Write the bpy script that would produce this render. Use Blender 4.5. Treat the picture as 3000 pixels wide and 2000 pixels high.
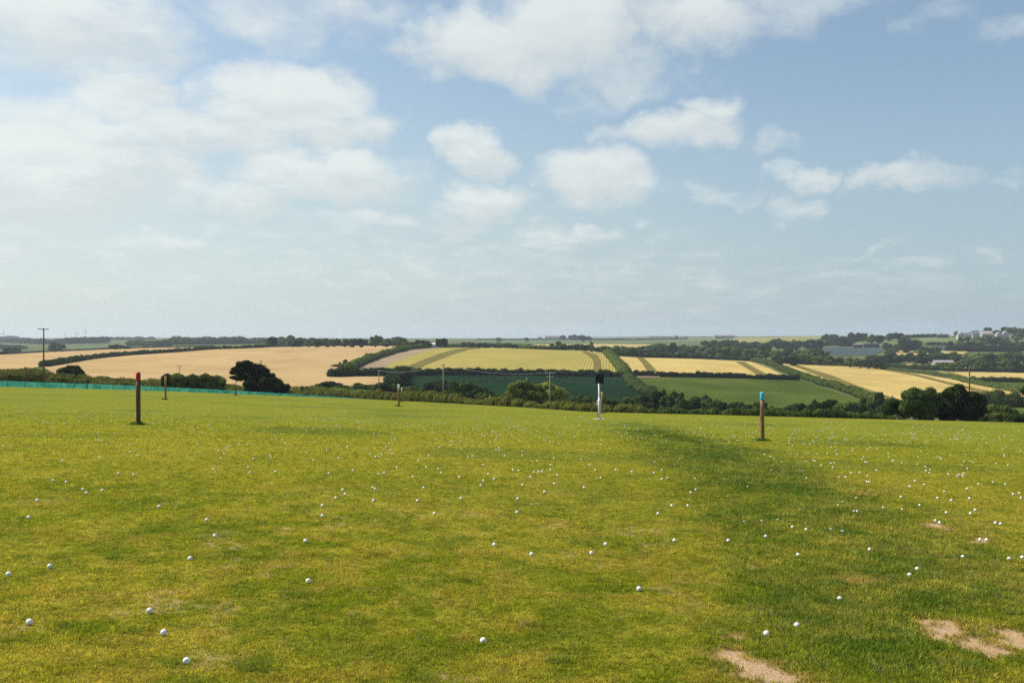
import bpy, math, random
import numpy as np
from mathutils import Vector
from mathutils.geometry import delaunay_2d_cdt

R = math.radians
rng = np.random.default_rng(7)
random.seed(7)
for o in list(bpy.data.objects):
    bpy.data.objects.remove(o)
SC = bpy.context.scene
COL = SC.collection

# ------------------------------------------------------------------ camera
F = 2900.0      # focal length in pixels of the 3000 px wide photograph
HOR = 995.0     # row of the true horizon
cam = bpy.data.cameras.new('camera')
cam_o = bpy.data.objects.new('camera', cam)
COL.objects.link(cam_o)
cam.sensor_width = 36.0
cam.lens = 36.0 * F / 3000.0
cam.shift_y = (HOR - 1000.0) / 3000.0
cam.clip_start = 0.1
cam.clip_end = 40000
cam_o.location = (0, 0, 0)
cam_o.rotation_euler = (R(90), 0, 0)
SC.camera = cam_o

# ------------------------------------------------------------------ light, sky, exposure
SUN_EL = R(48)
SUN_AZ = math.atan2(-0.95, 0.30)            # measured from +Y towards +X
to_sun = Vector((math.sin(SUN_AZ) * math.cos(SUN_EL), math.cos(SUN_AZ) * math.cos(SUN_EL), math.sin(SUN_EL)))
sun = bpy.data.lights.new('sun', 'SUN')
sun.energy = 3.9
sun.angle = R(0.53)
sun.color = (1.0, 0.94, 0.83)
sun_o = bpy.data.objects.new('sun', sun)
COL.objects.link(sun_o)
sun_o.rotation_euler = (-to_sun).to_track_quat('-Z', 'Y').to_euler()
sun_o.location = (-60, 30, 80)

SC.view_settings.view_transform = 'Standard'
SC.view_settings.look = 'None'
SC.view_settings.exposure = 0.75
SC.view_settings.gamma = 1.0
SC.view_settings.use_curve_mapping = False
SC.cycles.use_denoising = False
SC.cycles.max_bounces = 6
SC.cycles.diffuse_bounces = 3
SC.cycles.transparent_max_bounces = 8
SC.cycles.volume_bounces = 0
SC.cycles.volume_max_steps = 64
SC.cycles.sample_clamp_indirect = 6.0


class NG:
    """small helper to write node trees"""
    def __init__(self, tree):
        self.t = tree
    def n(self, kind, **kw):
        nd = self.t.nodes.new(kind)
        for k, v in kw.items():
            setattr(nd, k, v)
        return nd
    def put(self, sock, v):
        if v is None:
            return
        if hasattr(v, 'is_linked') or hasattr(v, 'links'):
            self.t.links.new(v, sock)
        else:
            sock.default_value = v
    def m(self, op, a, b=None, c=None, clamp=False):
        nd = self.n('ShaderNodeMath', operation=op, use_clamp=clamp)
        for i, v in enumerate((a, b, c)):
            self.put(nd.inputs[i], v)
        return nd.outputs[0]
    def v(self, op, a, b=None):
        nd = self.n('ShaderNodeVectorMath', operation=op)
        self.put(nd.inputs[0], a)
        self.put(nd.inputs[1], b)
        return nd.outputs['Value'] if op in ('DOT_PRODUCT', 'LENGTH') else nd.outputs[0]
    def mixc(self, f, a, b, blend='MIX'):
        nd = self.n('ShaderNodeMix', data_type='RGBA', blend_type=blend)
        self.put(nd.inputs[0], f)
        self.put(nd.inputs[6], a if not isinstance(a, tuple) else (*a[:3], 1))
        self.put(nd.inputs[7], b if not isinstance(b, tuple) else (*b[:3], 1))
        return nd.outputs[2]
    def noise(self, vec, scale, detail=3, rough=0.55, dist=0.0):
        nd = self.n('ShaderNodeTexNoise')
        self.put(nd.inputs['Vector'], vec)
        nd.inputs['Scale'].default_value = scale
        nd.inputs['Detail'].default_value = detail
        nd.inputs['Roughness'].default_value = rough
        nd.inputs['Distortion'].default_value = dist
        return nd.outputs[0]
    def smooth(self, x, a, b, lo=0.0, hi=1.0):
        nd = self.n('ShaderNodeMapRange', interpolation_type='SMOOTHSTEP')
        self.put(nd.inputs[0], x)
        for i, v in enumerate((a, b, lo, hi)):
            self.put(nd.inputs[i + 1], v)
        return nd.outputs[0]


# clouds of the photograph: centre and half size in photograph pixels, weight; stored as directions of the sky
CLOUDS = [
    (160, 480, 560, 400, .32), (700, 720, 1000, 240, .27), (1500, 850, 1700, 150, .25), (830, 275, 225, 115, 1.0), (385, 275, 170, 75, .85), (605, 390, 280, 80, .85), (1097, 345, 95, 60, .65), (960, 380, 180, 60, .7),
    (160, 500, 320, 180, 1.0), (60, 600, 260, 120, .8), (925, 520, 285, 80, .9), (700, 610, 180, 75, .75), (190, 70, 290, 150, .8),
    (850, 35, 260, 90, .5), (1090, 90, 120, 70, .4), (1390, 130, 190, 105, .95), (1650, 90, 250, 150, .95), (2000, 50, 330, 95, .85), (2300, 40, 200, 85, .55),
    (1850, 215, 190, 65, .5), (1730, 280, 110, 40, .4), (1960, 375, 190, 55, .9), (2085, 320, 80, 55, .75), (1723, 520, 180, 85, .9),
    (1378, 462, 90, 68, .8), (1403, 606, 150, 58, .85), (1350, 650, 120, 40, .5), (2125, 574, 100, 34, .6), (2335, 600, 100, 46, .55), (2361, 495, 80, 38, .65),
    (2284, 408, 48, 36, .4), (2635, 505, 145, 48, .75), (2900, 529, 60, 22, .35), (2743, 64, 120, 45, .4), (2960, 108, 80, 45, .35),
    (465, 720, 140, 30, .6), (2106, 829, 120, 26, .5), (2290, 835, 70, 16, .45), (1650, 695, 150, 36, .55), (1863, 663, 45, 22, .45),
    (1960, 740, 60, 24, .4), (2900, 765, 60, 20, .4), (2412, 790, 60, 14, .4), (797, 810, 140, 22, .45), (160, 745, 240, 45, .6), (1480, 815, 160, 24, .4),
    (1150, 860, 150, 16, .42), (1780, 800, 120, 16, .42), (2060, 760, 80, 14, .4), (2560, 740, 70, 14, .38), (330, 830, 180, 18, .42), (900, 900, 220, 12, .36), (2750, 870, 140, 12, .36), (1560, 740, 90, 18, .4), (2690, 800, 120, 18, .38), (1120, 640, 110, 40, .5), (1250, 780, 150, 30, .4), (620, 880, 240, 18, .3), (1900, 900, 260, 16, .3), (2500, 880, 220, 14, .3),
]


def build_world():
    w = bpy.data.worlds.new('World')
    SC.world = w
    w.use_nodes = True
    w.cycles.sampling_method = 'MANUAL'
    w.cycles.sample_map_resolution = 512
    t = w.node_tree
    t.nodes.clear()
    # coverage group: direction -> cloud density
    g = bpy.data.node_groups.new('cloud_cover', 'ShaderNodeTree')
    g.interface.new_socket('Direction', in_out='INPUT', socket_type='NodeSocketVector')
    g.interface.new_socket('Density', in_out='OUTPUT', socket_type='NodeSocketFloat')
    g.interface.new_socket('Rise', in_out='OUTPUT', socket_type='NodeSocketFloat')
    k = NG(g)
    gi = k.n('NodeGroupInput')
    go = k.n('NodeGroupOutput')
    d = gi.outputs[0]
    sp = k.n('ShaderNodeSeparateXYZ')
    k.put(sp.inputs[0], d)
    x, y, z = sp.outputs
    az = k.m('ARCTAN2', x, y)
    el = k.m('ARCSINE', z)
    ae = k.n('ShaderNodeCombineXYZ')
    k.put(ae.inputs[0], az)
    k.put(ae.inputs[1], el)
    base = ae.outputs[0]
    # noise is taken on an overhead sheet so that clouds flatten towards the horizon
    zz = k.m('ADD', k.m('MAXIMUM', z, 0.0), 0.16)
    sheet = k.v('DIVIDE', d, None)
    nd = sheet.node
    cz = k.n('ShaderNodeCombineXYZ')
    for i in range(3):
        k.put(cz.inputs[i], zz)
    k.put(nd.inputs[1], cz.outputs[0])
    def warp(vec, scale, amp, detail, off):
        no = k.n('ShaderNodeTexNoise')
        k.put(no.inputs['Vector'], k.v('ADD', vec, off))
        no.inputs['Scale'].default_value = scale
        no.inputs['Detail'].default_value = detail
        no.inputs['Roughness'].default_value = 0.6
        c = k.v('SUBTRACT', no.outputs[1], (0.5, 0.5, 0.5))
        return k.v('MULTIPLY', c, (amp, amp * 0.62, 0))
    wv = k.v('ADD', base, warp(base, 9.0, 0.13, 2, (3.1, 1.7, 0)))
    wv = k.v('ADD', wv, warp(base, 34.0, 0.05, 4, (0.3, 4.2, 0)))
    acc = rise = wsum = None
    for (px, py, rx, ry, wt) in CLOUDS:
        if px > 1950:
            wt *= 0.86
        a0 = math.atan((px - 1500) / F)
        e0 = math.atan((HOR - py) / F * math.cos(a0))
        q = k.v('SUBTRACT', wv, (a0, e0, 0))
        q = k.v('MULTIPLY', q, (F / rx / 1.32, F / ry / 1.32, 0))
        dd = k.v('DOT_PRODUCT', q, q)
        e = k.m('MULTIPLY_ADD', dd, -wt, wt)
        e = k.m('MAXIMUM', e, 0.0)
        acc = e if acc is None else k.m('MAXIMUM', acc, e)
        if wt > 0.55:
            # how high in its cloud this direction lies (lit tops, greyer bases)
            hq = k.v('DOT_PRODUCT', q, (-0.25, 0.95, 0))
            rise = k.m('MULTIPLY', hq, e) if rise is None else k.m('MULTIPLY_ADD', hq, e, rise)
            wsum = e if wsum is None else k.m('ADD', wsum, e)
    det = k.noise(sheet, 5.5, 6, 0.62, 0.15)
    fine = k.noise(base, 26, 5, 0.6)
    big = k.noise(k.v('ADD', sheet, (6.3, 2.2, 0)), 0.85, 5, 0.58)
    # the rest of the sky: broken cloud everywhere
    gen = k.smooth(big, 0.50, 0.80, 0.0, 0.55)
    high = k.smooth(el, 0.30, 0.50, 0.0, 0.55)
    side = k.smooth(k.m('ABSOLUTE', az), 0.50, 0.75, 0.0, 0.5)
    gen2 = k.m('MULTIPLY', k.smooth(big, 0.38, 0.66), k.m('MAXIMUM', high, side))
    gen = k.m('MAXIMUM', gen, gen2)
    cov = k.m('MAXIMUM', acc, gen)
    ero = k.m('ADD', k.m('MULTIPLY', k.m('SUBTRACT', det, 0.5), 0.75), k.m('MULTIPLY', k.m('SUBTRACT', fine, 0.5), 0.45))
    cov = k.m('ADD', cov, k.m('MULTIPLY', ero, k.smooth(cov, 0.0, 0.25, 0.35, 1.0)))
    cov = k.smooth(cov, 0.04, 0.80, 0.0, 1.0)
    k.put(go.inputs[0], cov)
    k.put(go.inputs[1], k.m('ADD', k.m('DIVIDE', rise, k.m('ADD', wsum, 0.12)), k.m('MULTIPLY', k.m('SUBTRACT', det, 0.5), 1.6)))

    k = NG(t)
    out = k.n('ShaderNodeOutputWorld')
    bg = k.n('ShaderNodeBackground')
    bg.inputs['Strength'].default_value = 0.08
    sky = k.n('ShaderNodeTexSky', sky_type='NISHITA')
    sky.sun_disc = False
    sky.sun_elevation = SUN_EL
    sky.sun_rotation = SUN_AZ
    sky.altitude = 60
    sky.air_density = 1.0
    sky.dust_density = 1.6
    sky.ozone_density = 1.0
    tc = k.n('ShaderNodeTexCoord')
    d = tc.outputs['Generated']
    sp = k.n('ShaderNodeSeparateXYZ')
    k.put(sp.inputs[0], d)
    gr = k.n('ShaderNodeGroup')
    gr.node_tree = g
    k.put(gr.inputs[0], d)
    skyc = k.v('MULTIPLY', sky.outputs[0], (0.93, 1.01, 1.0))
    # thin high veil, thicker towards the horizon
    elz = k.m('MAXIMUM', sp.outputs[2], 0.0)
    veil = k.smooth(elz, 0.0, 0.28, 0.80, 0.20)
    sunside = k.smooth(k.v('DOT_PRODUCT', d, (math.sin(SUN_AZ), math.cos(SUN_AZ), 0)), -0.25, 0.85)
    skyc = k.mixc(veil, skyc, k.mixc(sunside, (2.95, 3.85, 4.5), (5.0, 5.65, 5.5)))
    dens = gr.outputs[0]
    lit = k.smooth(gr.outputs[1], -0.50, 0.45)
    ccol = k.mixc(lit, (5.0, 5.45, 5.5), (6.25, 6.6, 6.45))
    ccol = k.mixc(k.m('MULTIPLY', k.m('SUBTRACT', 1.0, sunside), 0.5), ccol, (4.9, 5.35, 5.4))
    # clouds low over the horizon are seen through more air
    fade = k.smooth(elz, 0.0, 0.11, 0.42, 0.93)
    col = k.mixc(k.m('MULTIPLY', dens, fade), skyc, ccol)
    k.put(bg.inputs[0], col)
    k.put(out.inputs[0], bg.outputs[0])


build_world()

# ------------------------------------------------------------------ numpy helpers
_perm = np.random.default_rng(99).random((256, 256))


def vnoise(x, y):
    xi = np.floor(x).astype(int)
    yi = np.floor(y).astype(int)
    fx = x - xi
    fy = y - yi
    fx = fx * fx * (3 - 2 * fx)
    fy = fy * fy * (3 - 2 * fy)
    a = _perm[xi & 255, yi & 255]
    b = _perm[(xi + 1) & 255, yi & 255]
    c = _perm[xi & 255, (yi + 1) & 255]
    d = _perm[(xi + 1) & 255, (yi + 1) & 255]
    return (a * (1 - fx) + b * fx) * (1 - fy) + (c * (1 - fx) + d * fx) * fy


def fbm(x, y, oct=4, gain=0.5):
    s = 0.0
    a = 1.0
    t = 0.0
    for i in range(oct):
        s = s + a * vnoise(x * 2 ** i + 17.3 * i, y * 2 ** i + 9.1 * i)
        t += a
        a *= gain
    return s / t


def sstep(x, a, b):
    t = np.clip((x - a) / (b - a), 0, 1)
    return t * t * (3 - 2 * t)


def hermite(xs, ys, x):
    """smooth (monotone, so it never overshoots) curve through points; ys may be 2d (columns are curves)"""
    xs = np.asarray(xs, float)
    ys = np.asarray(ys, float)
    h = np.diff(xs)
    dl = np.diff(ys, axis=0) / (h[:, None] if ys.ndim == 2 else h)
    m = np.zeros_like(ys)
    p = dl[:-1] * dl[1:]
    m[1:-1] = np.where(p > 0, 2 * p / (dl[:-1] + dl[1:] + np.where(p > 0, 0, 1)), 0)
    m[0] = dl[0]
    m[-1] = dl[-1]
    x = np.clip(x, xs[0], xs[-1])
    i = np.clip(np.searchsorted(xs, x, side='right') - 1, 0, len(xs) - 2)
    t = (x - xs[i]) / h[i]
    if ys.ndim == 2:
        t = t[..., None]
        hh = h[i][..., None]
    else:
        hh = h[i]
    t2, t3 = t * t, t * t * t
    return (2 * t3 - 3 * t2 + 1) * ys[i] + (t3 - 2 * t2 + t) * hh * m[i] + (-2 * t3 + 3 * t2) * ys[i + 1] + (t3 - t2) * hh * m[i + 1]


# ------------------------------------------------------------------ the shape of the land (camera eye = 0)
U_M = [(p - 1500) / F for p in (-600, 0, 300, 500, 700, 1000, 1200, 1500, 1764, 2150, 2400, 3000, 3600)]
M_M = [.0112, .0114, .0116, .0121, .0128, .0138, .0152, .0176, .0203, .0196, .0193, .0182, .018]
DIST = [150, 200, 260, 330, 420, 520, 620, 750, 900, 1100, 1400, 1900, 2600, 3600, 5000, 8000]
COLS = {
    -500: [1123, 1112, 1094, 1080, 1067, 1057, 1049, 1041, 1039, 1044, 1038, 1022, 1008, 997, 993, 992],
    0: [1127, 1118, 1100, 1085, 1071, 1060, 1051, 1042, 1038, 1042, 1035, 1021, 1008, 997, 992, 991],
    400: [1141, 1137, 1122, 1102, 1083, 1066, 1050, 1034, 1022, 1024, 1021, 1012, 1002, 994, 989.5, 989],
    800: [1163, 1160, 1147, 1130, 1104, 1080, 1057, 1035, 1017, 1019, 1014, 1007, 1000, 994, 990, 989.5],
    1150: [1185, 1182, 1170, 1145, 1118, 1095, 1068, 1042, 1019, 1018, 1013, 1007, 1000, 995, 991, 990.5],
    1500: [1205, 1206, 1198, 1175, 1140, 1108, 1078, 1046, 1021, 1020, 1014, 1007, 999, 994, 991, 990.5],
    2000: [1228, 1230, 1228, 1202, 1162, 1124, 1093, 1069, 1050, 1046, 1036, 1018, 1002, 991, 986.5, 986.5],
    2400: [1238, 1247, 1250, 1225, 1182, 1144, 1112, 1088, 1073, 1062, 1040, 1004, 991, 986, 984, 984],
    2780: [1245, 1250, 1248, 1220, 1181, 1149, 1122, 1100, 1086, 1068, 1036, 990, 984.5, 983.5, 983, 983],
    3000: [1250, 1252, 1246, 1216, 1180, 1152, 1128, 1108, 1094, 1074, 1038, 990, 984, 983, 982, 982],
    3500: [1256, 1256, 1250, 1220, 1184, 1156, 1132, 1112, 1098, 1078, 1038, 990, 980, 978, 977, 977],
}
U_C = np.array([(p - 1500) / F for p in COLS])
V_T = (np.array(list(COLS.values())) - HOR) / F            # rows: directions, columns: distances
LOGD = np.log(np.array(DIST, float))
_ug = np.linspace(U_C[0], U_C[-1], 221)
_lg = np.linspace(LOGD[0], LOGD[-1], 401)
_tab = hermite(LOGD, V_T.T, _lg)                           # (401, ncol)
_tab = hermite(U_C, _tab.T, _ug).T                         # (401, 221)


def far_v(u, y):
    a = np.clip((u - _ug[0]) / (_ug[1] - _ug[0]), 0, 219.999)
    b = np.clip((np.log(np.maximum(y, 1)) - _lg[0]) / (_lg[1] - _lg[0]), 0, 399.999)
    i, j = a.astype(int), b.astype(int)
    fa, fb = a - i, b - j
    return ((_tab[j, i] * (1 - fa) + _tab[j, i + 1] * fa) * (1 - fb) + (_tab[j + 1, i] * (1 - fa) + _tab[j + 1, i + 1] * fa) * fb)


def crest(u):
    m = hermite(U_M, M_M, u)
    ys = 2 * (1.65 / m - 30)
    return m, ys


def height(x, y, rough=True):
    x = np.asarray(x, float)
    y = np.asarray(y, float)
    ye = np.maximum(y, 0.5)
    u = np.clip(x / ye, -0.72, 0.72)
    m, ys = crest(u)
    k = m / (2 * (ys - 60))
    drop = 1.65 + 0.05 * y + 0.03 * np.clip(x, -140, 140) + k * np.maximum(0, y - 60) ** 2
    if rough:
        drop = drop + 0.05 * (fbm(x / 9, y / 9, 2) - 0.5) * sstep(y, 3, 12) * (1 - sstep(y, 60, 100))
        drop = drop + 0.022 * (fbm(x / 0.5 + 31, y / 0.5, 3) - 0.5) * (1 - sstep(y, 25, 50))
    yc = np.minimum(ys, 150)
    t = sstep(y, yc + 5, yc + 62)
    return -(drop * (1 - t) + far_v(u, np.maximum(ye, 150)) * ye * t)


def ground(x, y):
    return float(height(np.array([x]), np.array([y]))[0])


def hit(px, py, ymin=235.0, ymax=7000.0):
    """the point of the land that the photograph shows at this pixel"""
    u = (px - 1500) / F
    vt = (py - HOR) / F
    ys = np.geomspace(ymin, ymax, 900)
    v = -height(u * ys, ys, ymin < 100) / ys
    ok = np.nonzero(v <= vt)[0]
    if len(ok) == 0:
        i = int(np.argmin(v))
        yy = ys[i]
    else:
        i = ok[0]
        if i == 0:
            yy = ys[0]
        else:
            f = (v[i - 1] - vt) / max(v[i - 1] - v[i], 1e-9)
            yy = ys[i - 1] + (ys[i] - ys[i - 1]) * f
    return np.array([u * yy, yy, ground(u * yy, yy)])


def at_depth(px, d):
    x = (px - 1500) / F * d
    return np.array([x, d, ground(x, d)])


def z_of(py, d):
    return -(py - HOR) / F * d


C1 = lambda X, Y: (X / 3.0947, 920 + Y / 3.0947)
C2 = lambda X, Y: (700 + X / 3.0947, 920 + Y / 3.0947)
C3 = lambda X, Y: (1400 + X / 3.0947, 920 + Y / 3.0947)
C4 = lambda X, Y: (2140 + X / 2.735, 920 + Y / 2.735)

# ------------------------------------------------------------------ object helpers


def mesh_np(name, v, f, mat=None, smooth=False, attrs=None):
    """v (N,3); f (M,3) or (M,4) or list of several such arrays"""
    me = bpy.data.meshes.new(name)
    fl = f if isinstance(f, list) else [f]
    fl = [np.asarray(a, np.int32) for a in fl if len(a)]
    loops = np.concatenate([a.ravel() for a in fl])
    sizes = np.concatenate([np.full(len(a), a.shape[1], np.int32) for a in fl])
    starts = np.concatenate([[0], np.cumsum(sizes)[:-1]]).astype(np.int32)
    v = np.asarray(v, np.float32)
    me.vertices.add(len(v))
    me.vertices.foreach_set('co', v.ravel())
    me.loops.add(len(loops))
    me.loops.foreach_set('vertex_index', loops)
    me.polygons.add(len(sizes))
    me.polygons.foreach_set('loop_start', starts)
    me.polygons.foreach_set('loop_total', sizes)
    me.polygons.foreach_set('use_smooth', np.full(len(sizes), bool(smooth)))
    me.update(calc_edges=True)
    for an, av in (attrs or {}).items():
        a = me.attributes.new(an, 'FLOAT_COLOR' if av.ndim == 2 else 'FLOAT', 'POINT')
        if av.ndim == 2:
            c4 = np.concatenate([av, np.ones((len(av), 1))], 1).astype(np.float32)
            a.data.foreach_set('color', c4.ravel())
        else:
            a.data.foreach_set('value', av.astype(np.float32))
    if mat:
        me.materials.append(mat)
    return me


def link(name, me, parent=None, loc=None, rz=0.0):
    o = bpy.data.objects.new(name, me)
    COL.objects.link(o)
    if parent is not None:
        o.parent = parent
    if loc is not None:
        o.location = loc
    if rz:
        o.rotation_euler[2] = rz
    return o


def tag(o, label=None, cat=None, group=None, kind=None):
    if label:
        o['label'] = label
    if cat:
        o['category'] = cat
    if group:
        o['group'] = group
    if kind:
        o['kind'] = kind
    return o


def empty(name, loc, label=None, cat=None, group=None, rz=0.0):
    o = bpy.data.objects.new(name, None)
    COL.objects.link(o)
    o.location = loc
    o.rotation_euler[2] = rz
    o.empty_display_size = 0.2
    return tag(o, label, cat, group)


def box(x0, x1, y0, y1, z0, z1):
    v = np.array([[x, y, z] for x in (x0, x1) for y in (y0, y1) for z in (z0, z1)], float)
    f = np.array([[0, 1, 3, 2], [4, 6, 7, 5], [0, 4, 5, 1], [2, 3, 7, 6], [0, 2, 6, 4], [1, 5, 7, 3]])
    return v, f


def tube(pts, rad, n=10, cap=True):
    """tapered tube through points"""
    pts = np.asarray(pts, float)
    rad = np.broadcast_to(np.asarray(rad, float), (len(pts),))
    vs, fs = [], []
    prev = None
    for i, p in enumerate(pts):
        a = pts[max(i - 1, 0)]
        b = pts[min(i + 1, len(pts) - 1)]
        t = b - a
        t = t / (np.linalg.norm(t) + 1e-9)
        ref = np.array([1.0, 0, 0]) if abs(t[0]) < 0.9 else np.array([0, 1.0, 0])
        if prev is not None:
            ref = prev
        e1 = ref - t * np.dot(ref, t)
        e1 /= np.linalg.norm(e1)
        prev = e1
        e2 = np.cross(t, e1)
        th = np.arange(n) / n * 2 * np.pi
        vs.append(p + rad[i] * (np.cos(th)[:, None] * e1 + np.sin(th)[:, None] * e2))
    v = np.concatenate(vs)
    idx = np.arange(n)
    for i in range(len(pts) - 1):
        a = i * n
        fs.append(np.stack([a + idx, a + (idx + 1) % n, a + n + (idx + 1) % n, a + n + idx], 1))
    f = np.concatenate(fs)
    if cap:
        k = len(v)
        v = np.concatenate([v, pts[:1], pts[-1:]])
        a = (len(pts) - 1) * n
        lo = np.stack([(idx + 1) % n, idx, np.full(n, k), np.full(n, k)], 1)[:, :3]
        hi = np.stack([a + idx, a + (idx + 1) % n, np.full(n, k + 1)], 1)
        return v, [f, np.concatenate([lo, hi])]
    return v, [f]


def join(parts):
    vs, q, t = [], [], []
    k = 0
    for v, f in parts:
        for a in (f if isinstance(f, list) else [f]):
            a = np.asarray(a)
            if len(a):
                (t if a.shape[1] == 3 else q).append(a + k)
        vs.append(v)
        k += len(v)
    out = []
    if q:
        out.append(np.concatenate(q))
    if t:
        out.append(np.concatenate(t))
    return np.concatenate(vs), out


# ------------------------------------------------------------------ materials


def new_mat(name):
    m = bpy.data.materials.new(name)
    m.use_nodes = True
    m.node_tree.nodes.clear()
    k = NG(m.node_tree)
    k.out = k.n('ShaderNodeOutputMaterial')
    return m, k


def plain(name, c1, c2=None, scale=20.0, rough=0.7, detail=4, bump=0.0, spec=0.3, coords='Object', stretch=(1, 1, 1), metal=0.0):
    m, k = new_mat(name)
    b = k.n('ShaderNodeBsdfPrincipled')
    tc = k.n('ShaderNodeTexCoord')
    vec = k.v('MULTIPLY', tc.outputs[coords], stretch)
    nz = k.noise(vec, scale, detail, 0.6)
    if c2:
        k.put(b.inputs['Base Color'], k.mixc(k.smooth(nz, 0.35, 0.65), c1, c2))
    else:
        b.inputs['Base Color'].default_value = (*c1, 1)
    b.inputs['Roughness'].default_value = rough
    b.inputs['Specular IOR Level'].default_value = spec
    b.inputs['Metallic'].default_value = metal
    if bump:
        bp = k.n('ShaderNodeBump')
        bp.inputs['Strength'].default_value = bump
        bp.inputs['Distance'].default_value = 0.02
        k.put(bp.inputs['Height'], nz)
        k.put(b.inputs['Normal'], bp.outputs[0])
    k.put(k.out.inputs[0], b.outputs[0])
    return m


def foliage(name, dark, light, scale=0.6, trans=0.36, vary=0.25):
    m, k = new_mat(name)
    geo = k.n('ShaderNodeNewGeometry')
    oi = k.n('ShaderNodeObjectInfo')
    n1 = k.noise(geo.outputs['Position'], scale, 4, 0.65)
    n2 = k.noise(geo.outputs['Position'], scale * 7, 2, 0.5)
    f = k.m('ADD', k.m('MULTIPLY', n1, 0.6), k.m('MULTIPLY', n2, 0.4))
    f = k.m('ADD', f, k.m('MULTIPLY', k.m('SUBTRACT', oi.outputs['Random'], 0.5), vary))
    c = k.mixc(k.smooth(f, 0.36, 0.68), dark, light)
    d = k.n('ShaderNodeBsdfDiffuse')
    k.put(d.inputs[0], c)
    tr = k.n('ShaderNodeBsdfTranslucent')
    k.put(tr.inputs[0], k.mixc(1.0, c, (1.0, 1.15, 0.55), 'MULTIPLY'))
    mx = k.n('ShaderNodeMixShader')
    mx.inputs[0].default_value = trans
    k.put(mx.inputs[1], d.outputs[0])
    k.put(mx.inputs[2], tr.outputs[0])
    k.put(k.out.inputs[0], mx.outputs[0])
    return m


def field_mat(name, base, other, scale, rows=None, row_col=None, angle=0.0, wave=1.8, row_w=0.5, fine=1.2):
    """crop or grass field: broad mottling, fine grain and, if asked, drilled rows"""
    m, k = new_mat(name)
    b = k.n('ShaderNodeBsdfDiffuse')
    geo = k.n('ShaderNodeNewGeometry')
    pos = geo.outputs['Position']
    n1 = k.noise(k.v('MULTIPLY', pos, (1, 0.45, 1)), scale, 5, 0.6)
    n2 = k.noise(k.v('MULTIPLY', pos, (1, 0.3, 1)), fine, 3, 0.6)
    f = k.m('ADD', k.m('MULTIPLY', n1, 0.65), k.m('MULTIPLY', n2, 0.35))
    c = k.mixc(k.smooth(f, 0.38, 0.64), base, other)
    if rows:
        dx, dy = math.cos(angle), -math.sin(angle)
        s = k.v('DOT_PRODUCT', pos, (dx, dy, 0))
        s = k.m('ADD', s, k.m('MULTIPLY', n1, 2.5))
        w = k.m('SINE', k.m('MULTIPLY', s, 2 * math.pi / wave))
        w = k.smooth(w, 1 - 2 * row_w, 1.0)
        w = k.m('MULTIPLY', w, k.smooth(n2, 0.25, 0.6, 0.35, 1.0))
        c = k.mixc(k.m('MULTIPLY', w, rows), c, row_col)
    k.put(b.inputs[0], c)
    k.put(k.out.inputs[0], b.outputs[0])
    return m


M_SOIL = (0.40, 0.255, 0.145)


def lawn_mats():
    # ground sheet of the range
    m, k = new_mat('mown_lawn')
    at = k.n('ShaderNodeAttribute', attribute_name='tint')
    ba = k.n('ShaderNodeAttribute', attribute_name='bare')
    geo = k.n('ShaderNodeNewGeometry')
    pos = geo.outputs['Position']
    n1 = k.noise(k.v('MULTIPLY', pos, (1, 0.5, 1)), 5, 6, 0.7)
    n2 = k.noise(k.v('MULTIPLY', pos, (1, 0.6, 1)), 42, 4, 0.7)
    g = k.m('ADD', k.m('MULTIPLY', n1, 0.9), k.m('MULTIPLY', n2, 1.1))
    g = k.smooth(g, 0.65, 1.35, 0.50, 1.42)
    c = k.v('MULTIPLY', at.outputs['Color'], None)
    cmb = k.n('ShaderNodeCombineXYZ')
    for i in range(3):
        k.put(cmb.inputs[i], g)
    k.put(c.node.inputs[1], cmb.outputs[0])
    gr = k.noise(pos, 90, 4, 0.75)
    peb = k.n('ShaderNodeTexVoronoi')
    k.put(peb.inputs['Vector'], pos)
    peb.inputs['Scale'].default_value = 60
    soil = k.mixc(k.smooth(gr, 0.3, 0.7), (0.22, 0.140, 0.072), (0.60, 0.415, 0.245))
    soil = k.mixc(k.smooth(peb.outputs['Distance'], 0.05, 0.35, 0.35, 0.0), soil, (0.20, 0.125, 0.075))
    c = k.mixc(ba.outputs['Fac'], c, soil)
    b = k.n('ShaderNodeBsdfPrincipled')
    k.put(b.inputs['Base Color'], c)
    b.inputs['Roughness'].default_value = 1.0
    b.inputs['Specular IOR Level'].default_value = 0.02
    bp = k.n('ShaderNodeBump')
    bp.inputs['Strength'].default_value = 0.8
    bp.inputs['Distance'].default_value = 0.02
    k.put(bp.inputs['Height'], k.m('ADD', n2, k.m('MULTIPLY', gr, 0.6)))
    k.put(b.inputs['Normal'], bp.outputs[0])
    k.put(k.out.inputs[0], b.outputs[0])
    # blades
    m2, k = new_mat('grass_blade')
    at = k.n('ShaderNodeAttribute', attribute_name='tint', attribute_type='INSTANCER')
    sh = k.n('ShaderNodeAttribute', attribute_name='shade', attribute_type='GEOMETRY')
    c = k.v('MULTIPLY', at.outputs['Color'], None)
    k.put(c.node.inputs[1], sh.outputs['Color'])
    d = k.n('ShaderNodeBsdfPrincipled')
    k.put(d.inputs['Base Color'], c)
    d.inputs['Roughness'].default_value = 0.75
    d.inputs['Specular IOR Level'].default_value = 0.06
    tr = k.n('ShaderNodeBsdfTranslucent')
    k.put(tr.inputs[0], k.mixc(1.0, c, (1.15, 1.2, 0.7), 'MULTIPLY'))
    mx = k.n('ShaderNodeMixShader')
    mx.inputs[0].default_value = 0.45
    k.put(mx.inputs[1], d.outputs[0])
    k.put(mx.inputs[2], tr.outputs[0])
    k.put(k.out.inputs[0], mx.outputs[0])
    return m, m2


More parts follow.
